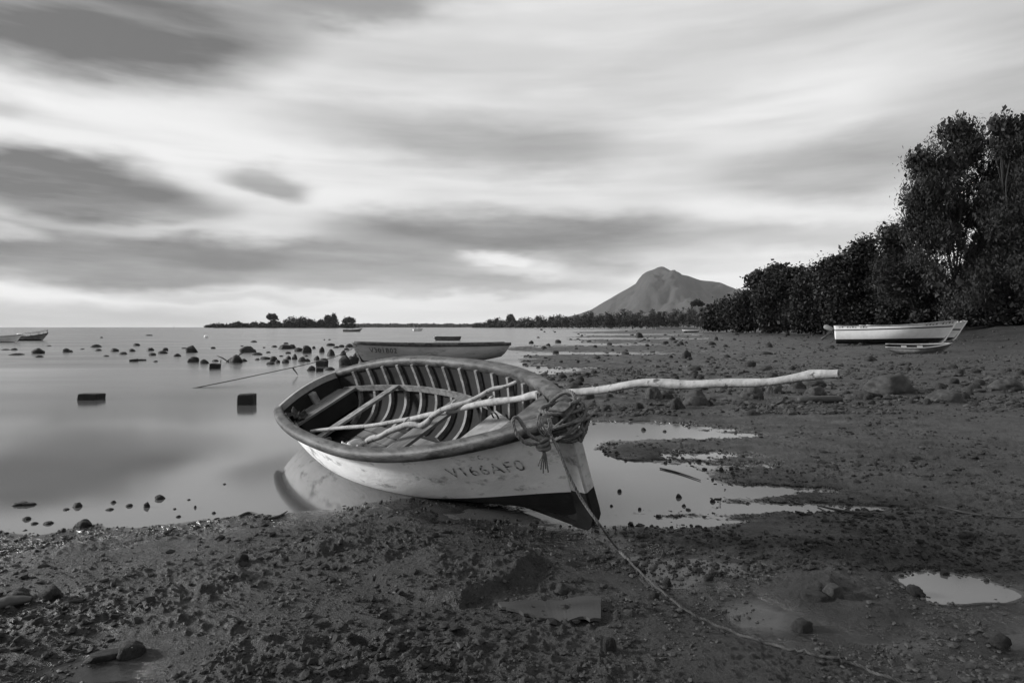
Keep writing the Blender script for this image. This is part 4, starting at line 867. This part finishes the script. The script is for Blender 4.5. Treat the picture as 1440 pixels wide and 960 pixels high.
# ---- crumbs of mud, shell and gravel, too many to count
def crumbs(n, name, label, m, xr, yr, sizes, seed, dens):
    rg_ = np.random.default_rng(seed); ph = (1 + 5 ** .5) / 2
    ico = np.array([(-1, ph, 0), (1, ph, 0), (-1, -ph, 0), (1, -ph, 0), (0, -1, ph), (0, 1, ph), (0, -1, -ph), (0, 1, -ph), (ph, 0, -1), (ph, 0, 1), (-ph, 0, -1), (-ph, 0, 1)]) / 1.9
    fc = np.array([(0, 11, 5), (0, 5, 1), (0, 1, 7), (0, 7, 10), (0, 10, 11), (1, 5, 9), (5, 11, 4), (11, 10, 2), (10, 7, 6), (7, 1, 8), (3, 9, 4), (3, 4, 2), (3, 2, 6), (3, 6, 8), (3, 8, 9), (4, 9, 5), (2, 4, 11), (6, 2, 10), (8, 6, 7), (9, 8, 1)])
    px = rg_.uniform(*xr, n * 3); py = yr[0] + (yr[1] - yr[0]) * rg_.random(n * 3) ** .9
    D = F * (H - .04) / (py - HY); X = (px - CX) / F * D; Z = ground(X, D)
    ok = (Z > -.008) & (fbm(X * dens, D * dens, 4, seed) + rg_.normal(0, .22, n * 3) > .02); X, D, Z = X[ok][:n], D[ok][:n], Z[ok][:n]; k = len(X)
    s = np.exp(rg_.normal(math.log(sizes[0]), sizes[1], k)).clip(.002, sizes[2]) * (1 + D / 14)
    V = ico[None] * (1 + rg_.normal(0, .22, (k, 12, 1))) * s[:, None, None] * np.stack([rg_.uniform(.8, 1.6, k), rg_.uniform(.8, 1.4, k), rg_.uniform(.45, .95, k)], -1)[:, None, :]
    a = rg_.uniform(0, 6.28, k); c, s_ = np.cos(a)[:, None], np.sin(a)[:, None]
    V = np.stack([V[..., 0] * c - V[..., 1] * s_, V[..., 0] * s_ + V[..., 1] * c, V[..., 2]], -1) + np.stack([X, D, Z + s * .2], -1)[:, None, :]
    Fc = (fc[None] + 12 * np.arange(k)[:, None, None]).reshape(-1, 3)
    o = bigmesh(name, V.reshape(-1, 3), np.ascontiguousarray(Fc), m, None, False); return tag(o, label, 'gravel', kind='stuff')
crumbs(15000, 'mud_crumbs', 'crumbs of mud and shell scattered over the near mud', M_CLOD, (-250, 1700), (590, 1080), (.0034, .6, .014), 5, 1.6)
BELTM = mat('belt stones', .032, .8, .5, 20, .004, 40, island=True)
crumbs(5000, 'belt_gravel', 'gravel and weed lumps over the stony belt', BELTM, (735, 1560), (515, 585), (.011, .55, .04), 9, .8)
crumbs(2500, 'flat_gravel', 'loose gravel and weed lumps over the far flat', BELTM, (735, 1560), (470, 530), (.010, .5, .03), 19, .5)
crumbs(5000, 'weed_lumps', 'dark lumps of weed and mud strewn over the middle of the flat', mat('dark weed lump', .014, .8, .5, 20, .004, 40), (800, 1600), (568, 800), (.0052, .6, .02), 29, .9)
crumbs(2500, 'weed_litter', 'dark weed litter on the near mud left of the boat', mat('dark weed lump', .014), (-200, 900), (720, 1000), (.0055, .6, .018), 39, 1.1)
# ------------------------------------------------------------------ trees
def leaf_cloud(C, spread, per, size, aspect, rg_, droop=0., upright=0.):
    """small pointed leaves around the centres C (k x 3)"""
    k = len(C); n = k * per; c = np.repeat(C, per, 0) + rg_.normal(0, 1, (n, 3)) * (spread if np.ndim(spread) else np.array([spread] * 3))
    d = rg_.normal(0, 1, (n, 3)); d[:, 2] = d[:, 2] * (1 - .5 * droop) - droop * 2.2 + upright; d /= np.linalg.norm(d, axis=1)[:, None]
    q = rg_.normal(0, 1, (n, 3)); sd = np.cross(d, q); sd /= np.linalg.norm(sd, axis=1)[:, None] + 1e-9
    s = size * rg_.uniform(.55, 1.4, n)[:, None]
    if droop: c = c - np.array([0, 0, 1]) * (rg_.random(n)[:, None] * droop * spread_z(spread) * 1.6)
    V = np.stack([c - d * s * .5, c + sd * s * aspect * .5 - d * s * .08, c + d * s * .5, c - sd * s * aspect * .5 - d * s * .08], 1)
    return V.reshape(-1, 3), np.arange(n * 4, dtype=np.int32).reshape(-1, 4)
def spread_z(s): return s[2] if np.ndim(s) else s
def lobes_points(lobes, n, rg_, shell=.45):
    vol = np.array([l[3] * l[4] * l[5] for l in lobes]) ** .55; idx = rg_.choice(len(lobes), n, p=vol / vol.sum()); L = np.array(lobes)[idx]
    d = rg_.normal(0, 1, (n, 3)); d /= np.linalg.norm(d, axis=1)[:, None]
    r = rg_.random(n) ** shell
    K = 20                                                                           # twig clusters of each limb: light and dark clumps with gaps
    sub = np.floor(rg_.random(n) * K).astype(int); key = idx * K + sub; m_ = len(lobes) * K
    dc = rg_.normal(0, 1, (m_, 3)); dc /= np.linalg.norm(dc, axis=1)[:, None]; rc = rg_.random(m_) ** .4 * .85; sc = rg_.uniform(.16, .36, m_)
    off = dc[key] * rc[key][:, None] + d * r[:, None] * sc[key][:, None] * 1.25
    return L[:, :3] + off * L[:, 3:]
def tree(name, label, x, ybase, D, lobes, clumps, per, size, leafm, aspect=.5, droop=0., spread=.35, seed=1, group=None, trunk=.2, zb=None, limbs=True, shell=.45, lean=0., barkm=M_BARK):
    """lobes in pixels of the photograph: (x, y, half width, half height[, depth offset m])"""
    rg_ = np.random.default_rng(seed); X = (x - CX) / F * D
    z0 = gz(X, D) if zb is None else zb
    root = empty(name, (X, D, z0)); tag(root, label, 'tree' if 'bush' not in name else 'bush', group); LB_ = []
    for lb in lobes:
        c = at(lb[0], lb[1], D) - np.array((X, D, z0)); rx = lb[2] * D / F; rz = lb[3] * D / F; dy = lb[4] if len(lb) > 4 else rg_.uniform(-.3, .3) * rx
        LB_.append((c[0], c[1] + dy, c[2], rx, rx * .9, rz))
    C = lobes_points(LB_, clumps, rg_, shell); C[:, 2] = np.maximum(C[:, 2], .15)
    V, Fc = leaf_cloud(C, spread, per, size, aspect, rg_, droop)
    if limbs or 'bush' in name:                                                     # the dense shaded heart of the crown
        ci = np.concatenate([np.array(l[:3]) + rg_.normal(0, .27, (60, 3)) * np.array(l[3:]) for l in LB_]); V2, F2 = leaf_cloud(ci, spread * 1.2, 6, size * 1.6, .6, rg_, droop); Fc = np.concatenate([Fc, F2 + len(V)]); V = np.concatenate([V, V2])
    V[:, 2] = np.maximum(V[:, 2], .02)
    bigmesh('crown', V, Fc, leafm, root)
    mb = MB(); top = np.mean([l[:3] for l in LB_], 0); fork = np.array([top[0] * .35 + lean, top[1] * .3, max(.35 * top[2], .3)])
    mb.tube(spline([(0, 0, -.3), (fork[0] * .3, fork[1] * .3, fork[2] * .5), fork], 8), [trunk * 1.25, trunk * 1.1, trunk, trunk, trunk * .95, trunk * .9, trunk * .85, trunk * .8], 8)
    if limbs:
        for i, l in enumerate(LB_):
            e_ = np.array(l[:3]); m_ = (fork + e_) / 2 + rg_.normal(0, .12, 3) * np.linalg.norm(e_ - fork); rr = trunk * rg_.uniform(.16, .28)
            mb.tube(spline([fork * .9, m_, e_], 7), np.linspace(rr, rr * .3, 7), 6)
            for q in range(3):
                f_ = e_ + rg_.normal(0, .45, 3) * np.array(l[3:]); mb.tube([m_, (m_ + f_) / 2 + rg_.normal(0, .1, 3), f_], [rr * .45, rr * .3, rr * .1], 5)
    mb.build('trunk', barkm, root)
    return root
GT = 'trees along the bank'
# tall drooping tree, in two crowns, and its neighbours down the bank
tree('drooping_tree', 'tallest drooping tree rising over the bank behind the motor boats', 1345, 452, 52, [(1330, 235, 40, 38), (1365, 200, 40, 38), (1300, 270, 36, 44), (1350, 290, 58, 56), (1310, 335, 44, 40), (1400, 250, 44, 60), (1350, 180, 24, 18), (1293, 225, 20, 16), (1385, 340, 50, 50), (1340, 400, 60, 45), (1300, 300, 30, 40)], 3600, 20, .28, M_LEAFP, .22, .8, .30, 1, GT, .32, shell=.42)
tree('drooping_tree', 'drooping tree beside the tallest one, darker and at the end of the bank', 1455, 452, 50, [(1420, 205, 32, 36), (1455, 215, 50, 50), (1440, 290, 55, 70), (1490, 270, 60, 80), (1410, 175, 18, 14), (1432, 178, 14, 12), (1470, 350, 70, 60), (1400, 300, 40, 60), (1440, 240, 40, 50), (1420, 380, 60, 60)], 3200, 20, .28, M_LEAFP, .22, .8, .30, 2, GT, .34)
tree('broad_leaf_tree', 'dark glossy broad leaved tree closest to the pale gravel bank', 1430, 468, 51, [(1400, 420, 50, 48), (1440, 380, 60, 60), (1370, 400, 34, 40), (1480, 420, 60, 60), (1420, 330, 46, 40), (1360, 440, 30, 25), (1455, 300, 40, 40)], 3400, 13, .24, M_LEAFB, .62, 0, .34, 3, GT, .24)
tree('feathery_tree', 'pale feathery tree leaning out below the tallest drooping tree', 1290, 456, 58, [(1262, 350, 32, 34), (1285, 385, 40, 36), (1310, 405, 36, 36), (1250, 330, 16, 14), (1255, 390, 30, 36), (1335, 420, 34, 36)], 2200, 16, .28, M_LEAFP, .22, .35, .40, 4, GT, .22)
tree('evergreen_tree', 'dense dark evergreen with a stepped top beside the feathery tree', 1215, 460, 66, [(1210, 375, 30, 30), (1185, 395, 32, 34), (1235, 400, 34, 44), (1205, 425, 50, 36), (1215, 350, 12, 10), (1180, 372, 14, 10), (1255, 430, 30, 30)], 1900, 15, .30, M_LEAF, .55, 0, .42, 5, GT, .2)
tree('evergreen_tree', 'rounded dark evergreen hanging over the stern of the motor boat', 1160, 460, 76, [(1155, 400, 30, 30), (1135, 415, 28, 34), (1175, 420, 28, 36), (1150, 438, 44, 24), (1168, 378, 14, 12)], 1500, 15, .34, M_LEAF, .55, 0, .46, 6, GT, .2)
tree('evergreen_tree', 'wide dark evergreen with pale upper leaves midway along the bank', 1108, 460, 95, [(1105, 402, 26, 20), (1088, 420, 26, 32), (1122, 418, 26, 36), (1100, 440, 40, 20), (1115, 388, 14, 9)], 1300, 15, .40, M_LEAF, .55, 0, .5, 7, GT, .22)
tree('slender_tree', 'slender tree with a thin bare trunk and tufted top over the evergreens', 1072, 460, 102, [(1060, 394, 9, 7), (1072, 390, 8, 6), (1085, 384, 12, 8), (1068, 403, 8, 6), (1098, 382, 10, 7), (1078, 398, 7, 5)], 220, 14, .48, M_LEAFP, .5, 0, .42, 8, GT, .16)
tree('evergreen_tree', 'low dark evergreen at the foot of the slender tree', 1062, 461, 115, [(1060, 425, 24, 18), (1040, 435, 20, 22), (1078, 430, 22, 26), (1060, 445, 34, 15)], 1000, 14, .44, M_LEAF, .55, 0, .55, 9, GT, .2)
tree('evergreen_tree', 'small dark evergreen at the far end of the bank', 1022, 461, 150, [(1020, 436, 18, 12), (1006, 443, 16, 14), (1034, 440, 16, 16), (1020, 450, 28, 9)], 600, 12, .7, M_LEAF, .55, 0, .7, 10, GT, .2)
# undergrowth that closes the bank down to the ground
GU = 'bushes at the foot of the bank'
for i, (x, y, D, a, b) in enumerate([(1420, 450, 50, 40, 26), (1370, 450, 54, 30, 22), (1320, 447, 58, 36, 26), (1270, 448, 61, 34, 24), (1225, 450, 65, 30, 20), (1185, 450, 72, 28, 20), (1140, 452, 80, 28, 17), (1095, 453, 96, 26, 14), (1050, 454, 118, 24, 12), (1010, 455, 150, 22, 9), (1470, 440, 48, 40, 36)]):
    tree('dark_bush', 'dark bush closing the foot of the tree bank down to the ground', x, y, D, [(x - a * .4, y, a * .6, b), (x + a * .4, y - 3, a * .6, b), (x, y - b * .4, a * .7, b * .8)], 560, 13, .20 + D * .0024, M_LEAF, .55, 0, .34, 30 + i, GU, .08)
# bare pale limbs showing in front of the undergrowth
for i, (pts, lab) in enumerate((([(1318, 452), (1312, 425), (1296, 403), (1268, 392), (1262, 380)], 'pale bare limb arching out of the undergrowth behind the motor boat'), ([(1300, 448), (1290, 425), (1297, 405), (1310, 395)], 'pale forked branch standing before the dark undergrowth'), ([(1252, 448), (1262, 432), (1285, 424)], 'short pale bough low in the undergrowth'))):
    P = spline([at(x, y, 57.5 + i * 2 + .2 * k) for k, (x, y) in enumerate(pts)], 24); mb = MB(); mb.tube(P, np.linspace(.10, .03, 24), 7); e = mb.build('bare_limb', mat('pale dead wood', .11, .85, .3, 6), None, True, True); tag(e, lab, 'branch')
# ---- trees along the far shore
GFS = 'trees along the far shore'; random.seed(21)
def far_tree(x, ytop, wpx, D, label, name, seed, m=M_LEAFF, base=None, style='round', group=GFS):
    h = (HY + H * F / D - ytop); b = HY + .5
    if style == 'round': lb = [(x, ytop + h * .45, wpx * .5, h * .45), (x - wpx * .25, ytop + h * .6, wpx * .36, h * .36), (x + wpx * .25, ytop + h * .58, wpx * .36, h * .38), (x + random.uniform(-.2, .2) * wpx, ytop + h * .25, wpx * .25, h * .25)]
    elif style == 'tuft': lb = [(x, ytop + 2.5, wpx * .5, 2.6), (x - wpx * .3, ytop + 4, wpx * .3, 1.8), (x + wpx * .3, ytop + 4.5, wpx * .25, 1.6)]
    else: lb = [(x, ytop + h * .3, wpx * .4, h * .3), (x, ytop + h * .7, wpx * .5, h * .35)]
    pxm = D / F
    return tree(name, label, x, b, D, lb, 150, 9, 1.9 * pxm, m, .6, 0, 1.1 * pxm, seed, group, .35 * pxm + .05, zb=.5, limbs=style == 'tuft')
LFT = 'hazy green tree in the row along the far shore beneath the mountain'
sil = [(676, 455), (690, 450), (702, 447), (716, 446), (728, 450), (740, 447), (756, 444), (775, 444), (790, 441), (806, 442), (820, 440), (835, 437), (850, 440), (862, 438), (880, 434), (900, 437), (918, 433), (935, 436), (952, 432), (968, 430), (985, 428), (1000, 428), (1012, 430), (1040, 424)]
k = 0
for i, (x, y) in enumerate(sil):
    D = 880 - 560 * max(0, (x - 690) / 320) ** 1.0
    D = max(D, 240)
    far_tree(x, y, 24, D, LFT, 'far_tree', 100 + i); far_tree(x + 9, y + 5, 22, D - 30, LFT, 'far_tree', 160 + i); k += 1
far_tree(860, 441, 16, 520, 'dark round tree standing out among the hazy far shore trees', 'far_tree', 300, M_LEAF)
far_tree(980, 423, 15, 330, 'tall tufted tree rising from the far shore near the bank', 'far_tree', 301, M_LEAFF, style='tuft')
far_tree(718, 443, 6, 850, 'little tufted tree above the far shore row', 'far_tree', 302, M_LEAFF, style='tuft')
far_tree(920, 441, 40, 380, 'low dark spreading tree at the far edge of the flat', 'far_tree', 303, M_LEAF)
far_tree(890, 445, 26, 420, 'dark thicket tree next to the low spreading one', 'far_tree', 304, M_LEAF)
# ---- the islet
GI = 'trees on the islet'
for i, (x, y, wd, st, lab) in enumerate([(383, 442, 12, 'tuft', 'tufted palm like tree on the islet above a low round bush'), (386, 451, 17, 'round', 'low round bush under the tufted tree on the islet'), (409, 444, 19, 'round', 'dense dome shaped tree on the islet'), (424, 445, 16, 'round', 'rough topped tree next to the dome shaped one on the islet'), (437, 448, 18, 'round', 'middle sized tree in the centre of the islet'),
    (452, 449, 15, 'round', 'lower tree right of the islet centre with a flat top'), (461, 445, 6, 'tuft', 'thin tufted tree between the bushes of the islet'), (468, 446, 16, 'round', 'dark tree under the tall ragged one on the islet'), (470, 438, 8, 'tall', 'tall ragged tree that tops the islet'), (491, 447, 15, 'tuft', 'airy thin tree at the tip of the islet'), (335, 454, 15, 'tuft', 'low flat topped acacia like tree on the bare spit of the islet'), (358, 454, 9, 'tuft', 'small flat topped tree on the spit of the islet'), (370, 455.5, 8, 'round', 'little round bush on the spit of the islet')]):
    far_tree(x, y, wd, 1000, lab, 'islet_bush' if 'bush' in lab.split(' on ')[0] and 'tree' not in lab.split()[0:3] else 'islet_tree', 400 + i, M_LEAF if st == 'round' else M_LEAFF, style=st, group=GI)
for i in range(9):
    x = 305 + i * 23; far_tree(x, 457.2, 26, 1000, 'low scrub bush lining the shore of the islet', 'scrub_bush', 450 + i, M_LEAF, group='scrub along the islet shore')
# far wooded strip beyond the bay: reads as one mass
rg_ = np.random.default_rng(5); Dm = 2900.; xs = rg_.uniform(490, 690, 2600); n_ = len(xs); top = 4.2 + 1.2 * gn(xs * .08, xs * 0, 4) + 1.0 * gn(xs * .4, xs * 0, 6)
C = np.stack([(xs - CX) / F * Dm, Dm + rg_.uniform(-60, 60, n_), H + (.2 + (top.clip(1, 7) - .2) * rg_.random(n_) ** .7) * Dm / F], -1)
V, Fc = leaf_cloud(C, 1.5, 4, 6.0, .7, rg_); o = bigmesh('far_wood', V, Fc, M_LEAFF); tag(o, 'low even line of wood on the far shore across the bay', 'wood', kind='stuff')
# low sea wall and white posts at the foot of the far trees
g = at(950, 460.5, 300); mb = MB()
for i in range(7): mb.box(((i - 3) * 2.8, 0, .5), (2.72, .4, 1.0 + .12 * (i % 2)), None, .05)
o = mb.build('low_wall', M_DECK, None, False); o.location = (g[0], g[1], .35); tag(o, 'low pale wall at the foot of the far trees', 'wall')
for i, (x, y, hh, lab) in enumerate(((1034, 459.5, 7, 'thin white post at the foot of the dark trees'), (1026, 459.5, 4, 'short white post left of the thin one'))):
    mb = MB(); D = 205.; mb.tube([(0, 0, -.2), (0, 0, hh * D / F * .85), (0, 0, hh * D / F)], [.09, .08, .1], 8); mb.tube([(0, 0, 0), (0, 0, .25)], [.2, .2], 8); o = mb.build('white_post', M_WHITE); o.location = ((x - CX) / F * D, D, float(ground(np.array([(x - CX) / F * D]), np.array([D]))[0])); tag(o, lab, 'post')
# pale gravel at the foot of the bank
# ------------------------------------------------------------------ the damp air
mb = MB(); mb.box((0, 0, 299), (18400, 18400, 604)); hz = mb.build('haze', bpy.data.materials.new('damp air'), None, False); tag(hz, 'thin damp haze over the bay', 'haze', kind='stuff')
hm = hz.data.materials[0]; hm.use_nodes = True; hm.node_tree.nodes.clear(); pv = hm.node_tree.nodes.new('ShaderNodeVolumePrincipled'); pv.inputs['Density'].default_value = 2.6e-5; pv.inputs['Color'].default_value = (.9, .9, .9, 1); pv.inputs['Anisotropy'].default_value = 0
ho = hm.node_tree.nodes.new('ShaderNodeOutputMaterial'); hm.node_tree.links.new(pv.outputs[0], ho.inputs['Volume'])
